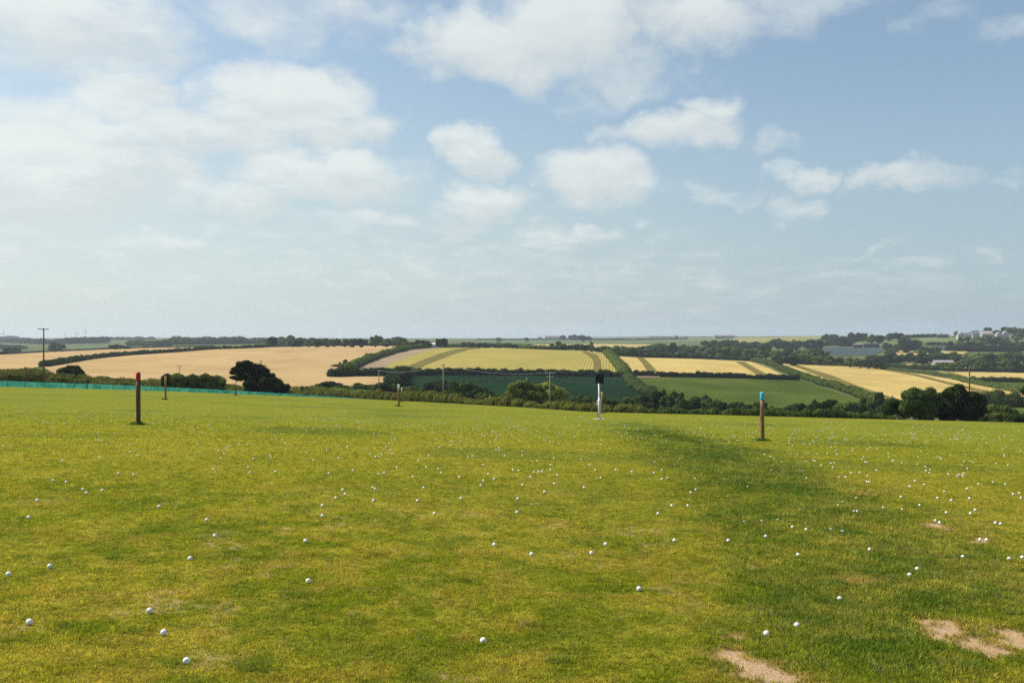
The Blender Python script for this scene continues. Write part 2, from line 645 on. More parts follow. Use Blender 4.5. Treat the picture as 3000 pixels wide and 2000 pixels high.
MAT_LAWN, MAT_BLADE = lawn_mats()
MAT = {
    'hill': field_mat('hill_grass', (0.07225, 0.08925, 0.036), (0.1105, 0.119, 0.048), 0.02, fine=0.15),
    'wheat': field_mat('ripe_wheat', (0.395, 0.278, 0.138), (0.315, 0.215, 0.102), 0.03, rows=0.45, row_col=(0.266, 0.18, 0.0962), angle=R(62), wave=14, row_w=0.06),
    'stubble': field_mat('pinkish_stubble', (0.2788, 0.2091, 0.14), (0.2296, 0.1763, 0.116), 0.04, rows=0.2, row_col=(0.205, 0.1558, 0.096), angle=R(6), wave=3),
    'rows': field_mat('yellow_rowed_crop', (0.345, 0.275, 0.078), (0.265, 0.235, 0.06), 0.025, rows=0.8, row_col=(0.1271, 0.1148, 0.032), angle=R(5.5), wave=2.1, row_w=0.36),
    'gold': field_mat('golden_barley', (0.455, 0.345, 0.13), (0.345, 0.25, 0.085), 0.03, rows=0.3, row_col=(0.246, 0.1804, 0.06), angle=R(-20), wave=2.6, row_w=0.3),
    'olive': field_mat('olive_strip', (0.1487, 0.1232, 0.036), (0.119, 0.1062, 0.032), 0.05),
    'dkgreen': field_mat('dark_green_crop', (0.0065, 0.021, 0.0095), (0.012, 0.033, 0.0135), 0.02, rows=0.25, row_col=(0.0044, 0.018, 0.01318), angle=R(70), wave=6),
    'green': field_mat('pasture', (0.04, 0.066, 0.011), (0.084, 0.104, 0.02), 0.025, rows=0.2, row_col=(0.03456, 0.05661, 0.0126), angle=R(70), wave=5),
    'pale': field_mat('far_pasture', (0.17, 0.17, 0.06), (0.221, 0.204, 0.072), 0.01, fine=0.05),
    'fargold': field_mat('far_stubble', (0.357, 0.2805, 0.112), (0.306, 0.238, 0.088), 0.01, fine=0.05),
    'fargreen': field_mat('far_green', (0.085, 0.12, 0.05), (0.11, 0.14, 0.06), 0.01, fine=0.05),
    'blue': field_mat('blue_grey_crop', (0.0425, 0.0598, 0.06325), (0.055, 0.0728, 0.07425), 0.02, rows=0.3, row_col=(0.07, 0.0884, 0.0935), angle=R(80), wave=12),
    'leaf_dark': foliage('dark_leaves', (0.012, 0.024, 0.009), (0.095, 0.135, 0.036)),
    'leaf_mid': foliage('mid_green_leaves', (0.028, 0.05, 0.013), (0.15, 0.19, 0.046)),
    'leaf_pale': foliage('pale_green_leaves', (0.06, 0.088, 0.026), (0.185, 0.215, 0.066)),
    'leaf_blue': foliage('hedge_leaves', (0.014, 0.028, 0.013), (0.085, 0.118, 0.036)),
    'leaf_bank': foliage('grassy_bank', (0.055, 0.080, 0.026), (0.10, 0.125, 0.042)),
    'leaf_scrub': foliage('bracken_scrub', (0.06, 0.07, 0.018), (0.28, 0.25, 0.075), scale=0.9),
    'leaf_front': foliage('boundary_hedge_leaves', (0.024, 0.034, 0.009), (0.165, 0.172, 0.044), scale=1.6),
    'leaf_bush': foliage('windswept_leaves', (0.075, 0.105, 0.022), (0.36, 0.38, 0.085), scale=1.2),
    'leaf_pine': foliage('pine_needles', (0.007, 0.014, 0.007), (0.034, 0.05, 0.018), trans=0.1),
    'bark': plain('bark', (0.085, 0.065, 0.048), (0.05, 0.038, 0.03), 4, 0.9, bump=0.6, stretch=(4, 4, 1)),
    'timber': plain('weathered_timber', (0.235, 0.135, 0.055), (0.14, 0.078, 0.034), 5, 0.75, bump=0.35, stretch=(5, 5, 0.6)),
    'timber_dark': plain('dark_timber', (0.105, 0.062, 0.030), (0.055, 0.034, 0.020), 5, 0.8, bump=0.35, stretch=(5, 5, 0.6)),
    'cap_red': plain('red_paint', (0.36, 0.014, 0.022), (0.28, 0.012, 0.02), 12, 0.55),
    'cap_yellow': plain('yellow_paint', (0.62, 0.36, 0.045), (0.52, 0.29, 0.04), 12, 0.55),
    'cap_blue': plain('sky_blue_paint', (0.055, 0.40, 0.60), (0.045, 0.33, 0.52), 12, 0.55),
    'cap_white': plain('white_paint', (0.74, 0.75, 0.73), (0.62, 0.63, 0.61), 12, 0.55),
    'pole_wood': plain('creosoted_pole', (0.13, 0.075, 0.048), (0.075, 0.046, 0.034), 2, 0.85, stretch=(4, 4, 0.4), bump=0.3),
    'pole_grey': plain('silvered_pole', (0.27, 0.235, 0.19), (0.18, 0.155, 0.13), 2, 0.85, stretch=(4, 4, 0.4), bump=0.3),
    'galv': plain('galvanised_steel', (0.50, 0.53, 0.53), (0.42, 0.45, 0.46), 9, 0.45, spec=0.5, metal=0.3),
    'whitemetal': plain('white_metal', (0.70, 0.72, 0.72), (0.60, 0.63, 0.64), 6, 0.45, spec=0.5),
    'panel': plain('black_panel', (0.006, 0.007, 0.010), (0.010, 0.011, 0.015), 6, 0.5, spec=0.25),
    'blue_mark': plain('blue_print', (0.02, 0.16, 0.30), (0.02, 0.13, 0.26), 20, 0.5),
    'grey_mark': plain('grey_print', (0.14, 0.22, 0.24), (0.11, 0.18, 0.2), 20, 0.5),
    'concrete': plain('concrete_pad', (0.36, 0.33, 0.26), (0.28, 0.26, 0.20), 14, 0.9, bump=0.3),
    'cable': plain('black_cable', (0.015, 0.015, 0.017), None, 6, 0.6),
    'porcelain': plain('porcelain', (0.72, 0.73, 0.72), (0.6, 0.62, 0.62), 6, 0.3, spec=0.5),
    'render_wall': plain('white_render', (0.40, 0.395, 0.385), (0.33, 0.33, 0.33), 1.5, 0.85),
    'grey_wall': plain('grey_render', (0.42, 0.43, 0.45), (0.36, 0.37, 0.39), 1.5, 0.85),
    'slate': plain('slate_roof', (0.21, 0.215, 0.24), (0.16, 0.165, 0.19), 2, 0.7),
    'red_roof': plain('reddish_roof', (0.24, 0.165, 0.15), (0.19, 0.13, 0.12), 2, 0.8),
    'tin': plain('pinkish_tin_roof', (0.34, 0.30, 0.30), (0.28, 0.245, 0.25), 1, 0.6, stretch=(6, 1, 1)),
    'dark_wall': plain('dark_cladding', (0.05, 0.055, 0.065), (0.035, 0.04, 0.05), 1, 0.8),
    'glass': plain('window_glass', (0.05, 0.065, 0.08), None, 5, 0.12, spec=0.6),
    'dirt': plain('bare_earth', (0.22, 0.14, 0.10), (0.16, 0.10, 0.07), 0.3, 0.9, bump=0.3),
}


def ball_mat():
    m, k = new_mat('golf_ball_white')
    b = k.n('ShaderNodeBsdfPrincipled')
    tc = k.n('ShaderNodeTexCoord')
    n = k.noise(tc.outputs['Object'], 60, 3, 0.6)
    k.put(b.inputs['Base Color'], k.mixc(k.smooth(n, 0.4, 0.75), (0.74, 0.75, 0.74), (0.58, 0.59, 0.55)))
    b.inputs['Roughness'].default_value = 0.35
    vo = k.n('ShaderNodeTexVoronoi')
    k.put(vo.inputs['Vector'], tc.outputs['Object'])
    vo.inputs['Scale'].default_value = 260
    bp = k.n('ShaderNodeBump')
    bp.inputs['Strength'].default_value = 0.5
    bp.inputs['Distance'].default_value = 0.001
    k.put(bp.inputs['Height'], k.smooth(vo.outputs['Distance'], 0.1, 0.5))
    k.put(b.inputs['Normal'], bp.outputs[0])
    k.put(k.out.inputs[0], b.outputs[0])
    return m


MAT['ball'] = ball_mat()


def net_mat():
    m, k = new_mat('teal_netting')
    tc = k.n('ShaderNodeTexCoord')
    geo = k.n('ShaderNodeNewGeometry')
    n = k.noise(geo.outputs['Position'], 0.7, 4, 0.6)
    c = k.mixc(k.smooth(n, 0.3, 0.7), (0.016, 0.20, 0.15), (0.085, 0.35, 0.27))
    d = k.n('ShaderNodeBsdfDiffuse')
    k.put(d.inputs[0], c)
    tl = k.n('ShaderNodeBsdfTranslucent')
    k.put(tl.inputs[0], c)
    mx = k.n('ShaderNodeMixShader')
    mx.inputs[0].default_value = 0.5
    k.put(mx.inputs[1], d.outputs[0])
    k.put(mx.inputs[2], tl.outputs[0])
    tp = k.n('ShaderNodeBsdfTransparent')
    m2 = k.n('ShaderNodeMixShader')
    # woven holes: seen from afar they average to a thin see-through cloth
    wv = k.noise(tc.outputs['Object'], 120, 1, 0.5)
    k.put(m2.inputs[0], k.smooth(wv, 0.50, 0.60, 0.0, 0.45))
    k.put(m2.inputs[1], mx.outputs[0])
    k.put(m2.inputs[2], tp.outputs[0])
    k.put(k.out.inputs[0], m2.outputs[0])
    return m


MAT['net'] = net_mat()

# ------------------------------------------------------------------ the range lawn


def poly_dist(poly, x, y):
    """signed distance to polygon: positive inside"""
    P = np.asarray(poly, float)
    Q = np.roll(P, -1, 0)
    best = np.full(x.shape, 1e9)
    inside = np.zeros(x.shape, bool)
    for (ax, ay), (bx, by) in zip(P, Q):
        dx, dy = bx - ax, by - ay
        t = np.clip(((x - ax) * dx + (y - ay) * dy) / (dx * dx + dy * dy + 1e-12), 0, 1)
        best = np.minimum(best, (x - ax - t * dx) ** 2 + (y - ay - t * dy) ** 2)
        c = ((ay > y) != (by > y)) & (x < (bx - ax) * (y - ay) / (by - ay + 1e-12) + ax)
        inside ^= c
    return np.where(inside, 1, -1) * np.sqrt(best)


def lawn_poly(pts):
    return [hit(px, py, 3.0, 170.0)[:2] for px, py in pts]


ROUGH = lawn_poly([(1730, 1232), (1790, 1262), (1830, 1310), (1900, 1380), (1930, 1440), (1965, 1500), (2010, 1560), (2020, 1640), (2050, 1740), (2080, 1820), (2030, 1900), (1990, 2040), (3100, 2040),
                   (3100, 1690), (3000, 1620), (2900, 1585), (2760, 1520), (2600, 1445), (2450, 1385), (2300, 1335), (2150, 1290), (2010, 1255), (1900, 1236)])
BARE = [lawn_poly(p) for p in (
    [(2105, 1925), (2130, 1865), (2150, 1860), (2185, 1890), (2215, 1925), (2280, 1940), (2300, 1965), (2340, 1990), (2310, 2010), (2230, 2010), (2160, 1975)],
    [(2680, 1815), (2730, 1808), (2790, 1822), (2830, 1850), (2870, 1870), (2920, 1890), (2945, 1935), (2905, 1935), (2850, 1905), (2780, 1895), (2735, 1870), (2715, 1840)],
    [(2945, 1850), (2985, 1840), (3010, 1880), (2990, 1900), (2955, 1880)],
    [(2705, 1533), (2745, 1530), (2790, 1552), (2780, 1562), (2730, 1550)],
    [(2845, 1573), (2880, 1570), (2885, 1588), (2865, 1595)],
    [(2470, 1700), (2500, 1688), (2530, 1700), (2520, 1718), (2480, 1716)],
    [(2520, 1442), (2550, 1440), (2545, 1450), (2525, 1450)],
)]
WEEDS = [hit(px, py, 3, 170)[:2] for px, py in ((205, 1838), (397, 1848), (530, 1945), (760, 1955), (640, 1575), (600, 1578), (1110, 1628), (1055, 1825), (1240, 1985), (1650, 1942), (1750, 1700), (2370, 1535), (2330, 1520),
                                                (2420, 1560), (2910, 1745), (2960, 1795), (2700, 1690), (1360, 1700), (340, 1635), (865, 1745), (1560, 1832), (1600, 1512), (660, 1282), (2870, 1960), (2140, 1960), (1480, 1590))]


def lawn_fields(x, y):
    """colour and cover of the lawn at a place"""
    n0 = fbm(x / 6.5, y / 11, 3)
    n1 = fbm(x / 1.6 + 40, y / 2.6, 4, 0.6)
    n2 = fbm(x / 0.35 + 11, y / 0.35 + 3, 4, 0.65)
    n3 = fbm(x / 0.12 + 5, y / 0.12 + 50, 3, 0.6)
    edge = 0.9 * (n1 - 0.5) * (1 + y * 0.03) + 0.25 * (n2 - 0.5)
    rough = sstep(poly_dist(ROUGH, x, y) + edge * 1.6, -0.10 * y * 0.12 - 0.25, 0.045 * y + 0.45)
    rough = rough * (0.72 + 0.28 * sstep(y, 4, 22)) * (0.60 + 0.9 * (fbm(x / 1.3 + 9, y / 2.2 + 70, 3) - 0.15))
    rough = np.clip(rough, 0, 1)
    bare = np.zeros_like(x)
    for j, p in enumerate(BARE):
        b_ = sstep(poly_dist(p, x, y) + 0.62 * (n2 - 0.5) + 0.42 * (n3 - 0.5), -0.06, 0.09)
        bare = np.maximum(bare, b_ * (1.0 if j < 5 else 0.55))
    # small worn spots
    worn = sstep(fbm(x / 0.45 + 77, y / 0.8 + 21, 3, 0.6), 0.66, 0.74) * (1 - sstep(y, 9, 20)) * 0.55
    worn = worn * sstep(n3, 0.35, 0.6)
    weed = np.zeros_like(x)
    for wx, wy in WEEDS:
        r = 0.055 + 0.011 * wy
        weed = np.maximum(weed, np.exp(-(((x - wx) / r) ** 2 + ((y - wy) / (r * 1.1)) ** 2)))
    weed = sstep(weed + 1.3 * (n2 - 0.5) + 0.5 * (n3 - 0.5), 0.40, 0.85)
    straw = np.array([0.236, 0.206, 0.032])
    grass = np.array([0.128, 0.144, 0.010])
    lush = np.array([0.052, 0.092, 0.012])
    dry = np.array([0.255, 0.200, 0.075])
    cool = np.array([0.088, 0.118, 0.036])
    f = np.clip(0.5 + 0.9 * (n0 - 0.5) + 0.95 * (n1 - 0.5) + 1.8 * (n2 - 0.5) + 1.1 * (n3 - 0.5), 0, 1)
    fr = np.clip(0.42 + 1.6 * (n1 - 0.5) + 2.6 * (n2 - 0.5) + 0.6 * (n3 - 0.5), 0, 1)[:, None]
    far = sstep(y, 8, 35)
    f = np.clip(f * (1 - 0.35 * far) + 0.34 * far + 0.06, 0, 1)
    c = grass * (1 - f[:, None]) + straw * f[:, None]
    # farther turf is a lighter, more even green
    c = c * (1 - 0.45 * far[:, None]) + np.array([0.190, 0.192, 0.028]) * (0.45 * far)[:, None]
    lu = np.clip(sstep(fbm(x / 0.8 + 3, y / 1.2 + 8, 4, 0.6), 0.56, 0.72) * (0.28 + 0.6 * rough) * (1 - 0.7 * far), 0, 1)[:, None]
    c = c * (1 - lu) + lush * lu
    lu2 = (sstep(fbm(x / 0.30 + 44, y / 0.36 + 18, 4, 0.6), 0.50, 0.66) * 0.50 * (1 - sstep(y, 9, 22)))[:, None]
    c = c * (1 - lu2) + np.array([0.072, 0.105, 0.008]) * lu2
    och = (sstep(fbm(x / 0.42 + 7, y / 0.5 + 81, 4, 0.6), 0.56, 0.70) * 0.45 * (1 - sstep(y, 10, 26)))[:, None]
    c = c * (1 - och) + np.array([0.245, 0.178, 0.035]) * och
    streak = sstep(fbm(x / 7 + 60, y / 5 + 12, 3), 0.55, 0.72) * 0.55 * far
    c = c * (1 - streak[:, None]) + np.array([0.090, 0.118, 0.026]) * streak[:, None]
    rc = lush * (1 - fr) + (dry * 0.35 + grass * 0.65) * fr
    cl = sstep(fbm(x / 0.9 + 15, y / 1.5 + 2, 4, 0.65), 0.42, 0.60)[:, None]
    rcf = (cool * 0.5 + lush * 0.2) * (1 - cl) + (cool * 0.55 + grass * 0.55) * cl
    rc = rc * (1 - 0.8 * far[:, None]) + rcf * 0.8 * far[:, None]
    c = c * (1 - rough[:, None]) + rc * rough[:, None]
    wk = (weed * 0.45)[:, None]
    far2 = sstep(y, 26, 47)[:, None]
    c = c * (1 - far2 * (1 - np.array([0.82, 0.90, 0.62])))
    c = c * (1 - wk) + np.array([0.040, 0.082, 0.013]) * wk
    fringe = np.clip(bare * 2.2, 0, 0.75)[:, None]
    c = c * (1 - fringe) + np.array([0.22, 0.165, 0.05]) * fringe
    return c, rough, np.maximum(bare, worn), weed


def build_lawn():
    us = np.linspace(-0.78, 0.78, 381)
    ys = np.concatenate([np.geomspace(2.4, 14, 170)[:-1], np.geomspace(14, 212, 230)])
    U, Y = np.meshgrid(us, ys)
    m, yc = crest(np.clip(U, -0.72, 0.72))
    yend = np.minimum(yc, 150) + 26
    Y = np.minimum(Y, yend)          # the sheet ends just past the brow
    X = U * Y
    x, y = X.ravel(), Y.ravel()
    z = height(x, y)
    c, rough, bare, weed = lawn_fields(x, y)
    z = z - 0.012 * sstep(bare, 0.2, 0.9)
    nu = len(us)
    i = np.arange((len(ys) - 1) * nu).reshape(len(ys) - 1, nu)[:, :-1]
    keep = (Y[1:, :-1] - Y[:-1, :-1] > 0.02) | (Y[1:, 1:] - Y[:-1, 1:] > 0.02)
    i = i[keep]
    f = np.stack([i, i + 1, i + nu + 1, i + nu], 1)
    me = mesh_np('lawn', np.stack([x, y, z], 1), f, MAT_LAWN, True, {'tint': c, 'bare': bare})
    o = link('lawn', me)
    tag(o, kind='structure')
    return o


LAWN = build_lawn()


def build_terrain():
    us = np.concatenate([np.linspace(-1.7, -0.6, 20)[:-1], np.linspace(-0.6, 0.6, 361), np.linspace(0.6, 1.7, 20)[1:]])
    ys = np.concatenate([np.linspace(2, 90, 24)[:-1], np.linspace(90, 300, 70)[:-1], np.geomspace(300, 7800, 190)])
    U, Y = np.meshgrid(us, ys)
    X = U * Y
    x, y = X.ravel(), Y.ravel()
    z = height(x, y, False)
    u = np.clip(x / y, -0.72, 0.72)
    m, yc = crest(u)
    z = z - 0.35 * (1 - sstep(y, np.minimum(yc, 150) + 14, np.minimum(yc, 150) + 24))
    nu = len(us)
    i = np.arange((len(ys) - 1) * nu).reshape(len(ys) - 1, nu)[:, :-1].ravel()
    f = np.stack([i, i + 1, i + nu + 1, i + nu], 1)
    o = link('hills', mesh_np('hills', np.stack([x, y, z], 1), f, MAT['hill'], True))
    tag(o, kind='structure')


build_terrain()

# ------------------------------------------------------------------ fields


def build_field(name, pts, mat, lift=0.22, ymin=235.0, step=9.0, ymax=7000.0):
    P = []
    n = len(pts)
    for i in range(n):
        a, b = pts[i], pts[(i + 1) % n]
        seg = max(1, int(math.hypot(b[0] - a[0], (b[1] - a[1]) * 3) / 12))
        for s in range(seg):
            t = s / seg
            P.append(hit(a[0] + (b[0] - a[0]) * t, a[1] + (b[1] - a[1]) * t, ymin, ymax)[:2])
    P = np.array(P)
    keep = [0]
    for i in range(1, len(P)):
        if np.linalg.norm(P[i] - P[keep[-1]]) > 0.6:
            keep.append(i)
    if np.linalg.norm(P[keep[-1]] - P[0]) < 0.6:
        keep.pop()
    P = P[keep]
    lo, hi = P.min(0), P.max(0)
    st = max(step, math.sqrt((hi[0] - lo[0]) * (hi[1] - lo[1]) / 6000))
    gx, gy = np.meshgrid(np.arange(lo[0], hi[0], st), np.arange(lo[1], hi[1], st))
    gx, gy = gx.ravel(), gy.ravel()
    ins = poly_dist(P, gx, gy) > st * 0.4
    pts2 = [Vector(p) for p in P] + [Vector((a, b)) for a, b in zip(gx[ins], gy[ins])]
    nb = len(P)
    edges = [(i, (i + 1) % nb) for i in range(nb)]
    vo, eo, fo, *_ = delaunay_2d_cdt(pts2, edges, [], 0, 1e-4)
    v = np.array([[p.x, p.y] for p in vo])
    f = np.array(fo)
    c = v[f].mean(1)
    f = f[poly_dist(P, c[:, 0], c[:, 1]) > 0]
    z = height(v[:, 0], v[:, 1], False) + lift
    a, b, cc = v[f[:, 0]], v[f[:, 1]], v[f[:, 2]]
    cr = (b[:, 0] - a[:, 0]) * (cc[:, 1] - a[:, 1]) - (b[:, 1] - a[:, 1]) * (cc[:, 0] - a[:, 0])
    f[cr < 0] = f[cr < 0][:, ::-1]
    o = link(name, mesh_np(name, np.column_stack([v, z]), f, mat, True))
    tag(o, kind='structure')
    return o


def cc(fn, *pts):
    return [fn(*p) for p in pts]


FIELDS = [
    ('wheat_field', cc(C1, (-160, 382), (0, 370), (400, 347), (1000, 319), (1500, 303), (1930, 300), (1700, 322), (1500, 338), (1100, 372), (800, 404), (400, 472), (250, 500), (-160, 540)), 'wheat'),
    ('wheat_field', cc(C1, (400, 484), (800, 415), (1150, 379), (1560, 351), (1950, 321)) + cc(C2, (0, 311), (500, 297), (1000, 289), (1480, 290), (1420, 330), (1200, 385), (1020, 440), (950, 480), (850, 568), (1200, 566), (1430, 566),
                                                                                         (1440, 625), (1050, 655), (800, 665), (450, 680)) + cc(C1, (2352, 700), (1900, 655), (1400, 615), (900, 585), (500, 560)), 'wheat'),
    ('stubble_strip', cc(C2, (990, 535), (1090, 480), (1250, 420), (1420, 355), (1560, 325), (1800, 309), (1650, 352), (1500, 402), (1380, 452), (1300, 505), (1250, 540)), 'stubble'),
    ('rowed_field', cc(C2, (1250, 535), (1300, 504), (1380, 451), (1500, 401), (1650, 351), (1800, 308), (2352, 302)) + cc(C3, (300, 311), (600, 323), (1130, 340), (1210, 400), (1285, 535), (600, 540), (0, 535)), 'rows'),
    ('barley_field', cc(C3, (1280, 384), (1500, 396), (2000, 408), (2352, 424)) + cc(C4, (160, 380), (300, 430), (450, 500), (200, 510)) + cc(C3, (2352, 560), (2000, 550), (1400, 530)), 'gold'),
    ('barley_field', cc(C4, (340, 398), (700, 410), (1200, 432), (1500, 468), (1800, 520), (2100, 585), (2420, 650), (2420, 690), (2060, 720), (1800, 735), (1380, 715), (1200, 690), (1080, 645), (900, 585), (700, 505), (540, 450)), 'gold'),
    ('barley_field', cc(C4, (1660, 460), (2100, 468), (2420, 474), (2420, 532), (1950, 524), (1800, 500)), 'gold'),
    ('green_crop_field', cc(C2, (1480, 556), (2352, 554)) + cc(C3, (500, 556), (1330, 572), (1420, 630), (1500, 700), (1560, 800), (800, 800), (0, 760)) + cc(C2, (1900, 760), (1450, 680)), 'dkgreen'),
    ('pasture_field', cc(C3, (1400, 572), (1900, 576), (2352, 586)) + cc(C4, (300, 524), (560, 530), (800, 608), (1060, 700), (1060, 790), (500, 800), (0, 800)) + cc(C3, (1700, 800), (1560, 740), (1480, 670)), 'green'),
    ('pasture_field', cc(C4, (2050, 544), (2420, 548), (2420, 616), (2200, 585)), 'green'),
    ('pasture_field', cc(C4, (2100, 745), (2420, 745), (2420, 830), (2100, 830)), 'green'),
    ('thin_stubble_field', cc(C4, (1380, 397), (1700, 400), (1950, 405), (1950, 428), (1600, 418), (1380, 410)), 'fargold'),
    ('far_stubble_field', cc(C4, (1320, 298), (1560, 296), (1900, 298), (1890, 322), (1500, 330), (1330, 334)), 'fargold'),
    ('far_blue_field', cc(C4, (560, 272), (760, 268), (1240, 270), (1220, 300), (1150, 332), (900, 335), (740, 318)), 'blue'),
    ('far_blue_field', cc(C4, (1640, 255), (1760, 255), (1770, 295), (1660, 290)), 'blue'),
    ('far_pasture', cc(C4, (-20, 188), (350, 184), (730, 178), (740, 205), (560, 225), (300, 232), (-20, 228)), 'pale'),
    ('far_pasture', cc(C4, (800, 226), (1200, 200), (1700, 190), (2352, 196), (2352, 225), (1700, 245), (1200, 262), (840, 260)), 'fargreen'),
    ('far_pasture', cc(C4, (1500, 192), (2352, 197), (2352, 214), (1500, 212)), 'pale'),
    ('far_pasture', cc(C3, (1000, 240), (1700, 228), (2200, 218), (2352, 220), (2352, 245), (1700, 262), (1000, 268)), 'fargreen'),
    ('far_stubble_field', cc(C3, (500, 276), (1000, 270), (1700, 276), (1500, 300), (1000, 305), (500, 300)), 'fargold'),
    ('far_pasture', cc(C3, (0, 236), (1000, 232), (1300, 240), (1000, 266), (500, 270), (0, 262)), 'fargreen'),
    ('far_pasture', cc(C1, (560, 300), (1000, 286), (1500, 282), (1500, 296), (1000, 308), (560, 322)), 'fargreen'),
    ('far_pasture', cc(C1, (1700, 300), (2352, 282), (2352, 296), (1900, 304)), 'fargreen'),
    ('far_pasture', cc(C3, (1800, 205), (2352, 198), (2352, 214), (1800, 222)), 'pale'),
]
for nm, pts, mk in FIELDS:
    build_field(nm, pts, MAT[mk], 0.22 if not nm.startswith('far') else 0.5)
STRIPS = [
    ('mown_strip', cc(C2, (1470, 510), (1560, 462), (1680, 415), (1800, 368), (1960, 322), (2080, 306), (2260, 304), (2080, 325), (1930, 370), (1800, 420), (1680, 470), (1600, 520)), 'olive'),
    ('mown_strip', cc(C3, (930, 338), (1000, 346), (1080, 372), (1110, 420), (1125, 535), (1035, 535), (1050, 480), (1045, 420), (1010, 385)), 'olive'),
    ('mown_strip', cc(C3, (1436, 392), (1500, 396), (1560, 450), (1630, 530), (1540, 530), (1490, 450)), 'olive'),
    ('mown_strip', cc(C4, (40, 384), (110, 384), (210, 440), (320, 500), (230, 500), (120, 430)), 'olive'),
    ('mown_strip', cc(C4, (480, 408), (540, 410), (810, 493), (1000, 570), (1200, 640), (1390, 700), (1290, 700), (960, 600), (720, 500)), 'olive'),
    ('mown_strip', cc(C4, (1160, 437), (1230, 438), (1500, 486), (1750, 548), (2000, 606), (2352, 680), (2200, 690), (1960, 618), (1700, 553), (1480, 496)), 'olive'),
    ('mown_strip', cc(C3, (0, 516), (250, 514), (500, 522), (500, 536), (0, 536)), 'olive'),
    ('mown_strip', cc(C4, (1690, 464), (1760, 466), (1900, 505), (1860, 508)), 'olive'),
    ('earth_bank', cc(C3, (1430, 568), (1660, 566), (1640, 580), (1440, 580)), 'dirt'),
]
for nm, pts, mk in STRIPS:
    build_field(nm, pts, MAT[mk], 0.40, step=6.0)

# ------------------------------------------------------------------ foliage building


def _ico():
    t = (1 + 5 ** 0.5) / 2
    v = np.array([[-1, t, 0], [1, t, 0], [-1, -t, 0], [1, -t, 0], [0, -1, t], [0, 1, t], [0, -1, -t], [0, 1, -t], [t, 0, -1], [t, 0, 1], [-t, 0, -1], [-t, 0, 1]], float)
    v /= np.linalg.norm(v[0])
    f = np.array([[0, 11, 5], [0, 5, 1], [0, 1, 7], [0, 7, 10], [0, 10, 11], [1, 5, 9], [5, 11, 4], [11, 10, 2], [10, 7, 6], [7, 1, 8],
                  [3, 9, 4], [3, 4, 2], [3, 2, 6], [3, 6, 8], [3, 8, 9], [4, 9, 5], [2, 4, 11], [6, 2, 10], [8, 6, 7], [9, 8, 1]])
    return v, f


def subdiv(v, f):
    v = [tuple(a) for a in v]
    mid = {}
    def m(a, b):
        key = (min(a, b), max(a, b))
        if key not in mid:
            p = np.array(v[a]) + np.array(v[b])
            v.append(tuple(p / np.linalg.norm(p)))
            mid[key] = len(v) - 1
        return mid[key]
    out = []
    for a, b, c in f:
        x, y, z = m(a, b), m(b, c), m(c, a)
        out += [(a, x, z), (b, y, x), (c, z, y), (x, y, z)]
    return np.array(v), np.array(out)


ICO0 = _ico()
ICO1 = subdiv(*ICO0)
ICO2 = subdiv(*ICO1)
ICO3 = subdiv(*ICO2)


def leaf_mass(cen, rad, leaf, dens=1.0, core=0.78, jitter=0.55, r=None, spread=(0.90, 1.10), aspect=0.62):
    """clumps of leaf faces over dark cores: cen (n,3), rad (n,3)"""
    r = r or rng
    cen = np.asarray(cen, float)
    rad = np.asarray(rad, float)
    if rad.ndim == 1:
        rad = np.repeat(rad[:, None], 3, 1)
    area = 4 * np.pi * (((rad[:, 0] * rad[:, 1]) ** 1.6 + (rad[:, 0] * rad[:, 2]) ** 1.6 + (rad[:, 1] * rad[:, 2]) ** 1.6) / 3) ** (1 / 1.6)
    cnt = np.maximum(6, (area / (leaf * leaf * 1.24) * 1.15 * dens)).astype(int)
    idx = np.repeat(np.arange(len(cen)), cnt)
    n = len(idx)
    d = r.normal(size=(n, 3))
    d /= np.linalg.norm(d, axis=1)[:, None]
    p = cen[idx] + rad[idx] * d * r.uniform(*spread, (n, 1))
    nm = d / rad[idx]
    nm /= np.linalg.norm(nm, axis=1)[:, None]
    nm = nm + jitter * r.normal(size=(n, 3)) * 0.6
    nm /= np.linalg.norm(nm, axis=1)[:, None]
    a = np.cross(nm, r.normal(size=(n, 3)))
    a /= np.linalg.norm(a, axis=1)[:, None] + 1e-9
    b = np.cross(nm, a)
    s = leaf * r.uniform(0.55, 1.25, (n, 1))
    v = np.stack([p + a * s, p + b * s * aspect, p - a * s * 0.9, p - b * s * aspect], 1).reshape(-1, 3)
    q = np.arange(n * 4).reshape(n, 4)
    if core:
        iv, jf = ICO1
        nv = len(iv)
        w = 1 + 0.10 * r.normal(size=(len(cen), nv, 1))
        cv = cen[:, None] + rad[:, None] * iv[None] * core * w
        tf = (jf[None] + (np.arange(len(cen)) * nv)[:, None, None]).reshape(-1, 3) + len(v)
        return np.concatenate([v, cv.reshape(-1, 3)]), [q, tf]
    return v, [q]


def crown_clumps(r, n, rx, rz, zc, flat=0.0):
    """clumps spread through an uneven crown (unit: metres)"""
    out, rr = [], []
    for i in range(n):
        d = r.normal(size=3)
        d /= np.linalg.norm(d)
        k = r.uniform(0.35, 0.80) ** 0.8
        c = np.array([d[0] * rx * k, d[1] * rx * k, zc + d[2] * rz * k * (1 - flat * (d[2] < 0))])
        out.append(c)
        s = r.uniform(0.22, 0.42)
        rr.append([rx * s * r.uniform(.9, 1.2), rx * s * r.uniform(.9, 1.2), rz * s * r.uniform(.75, 1.05)])
    return np.array(out), np.array(rr)


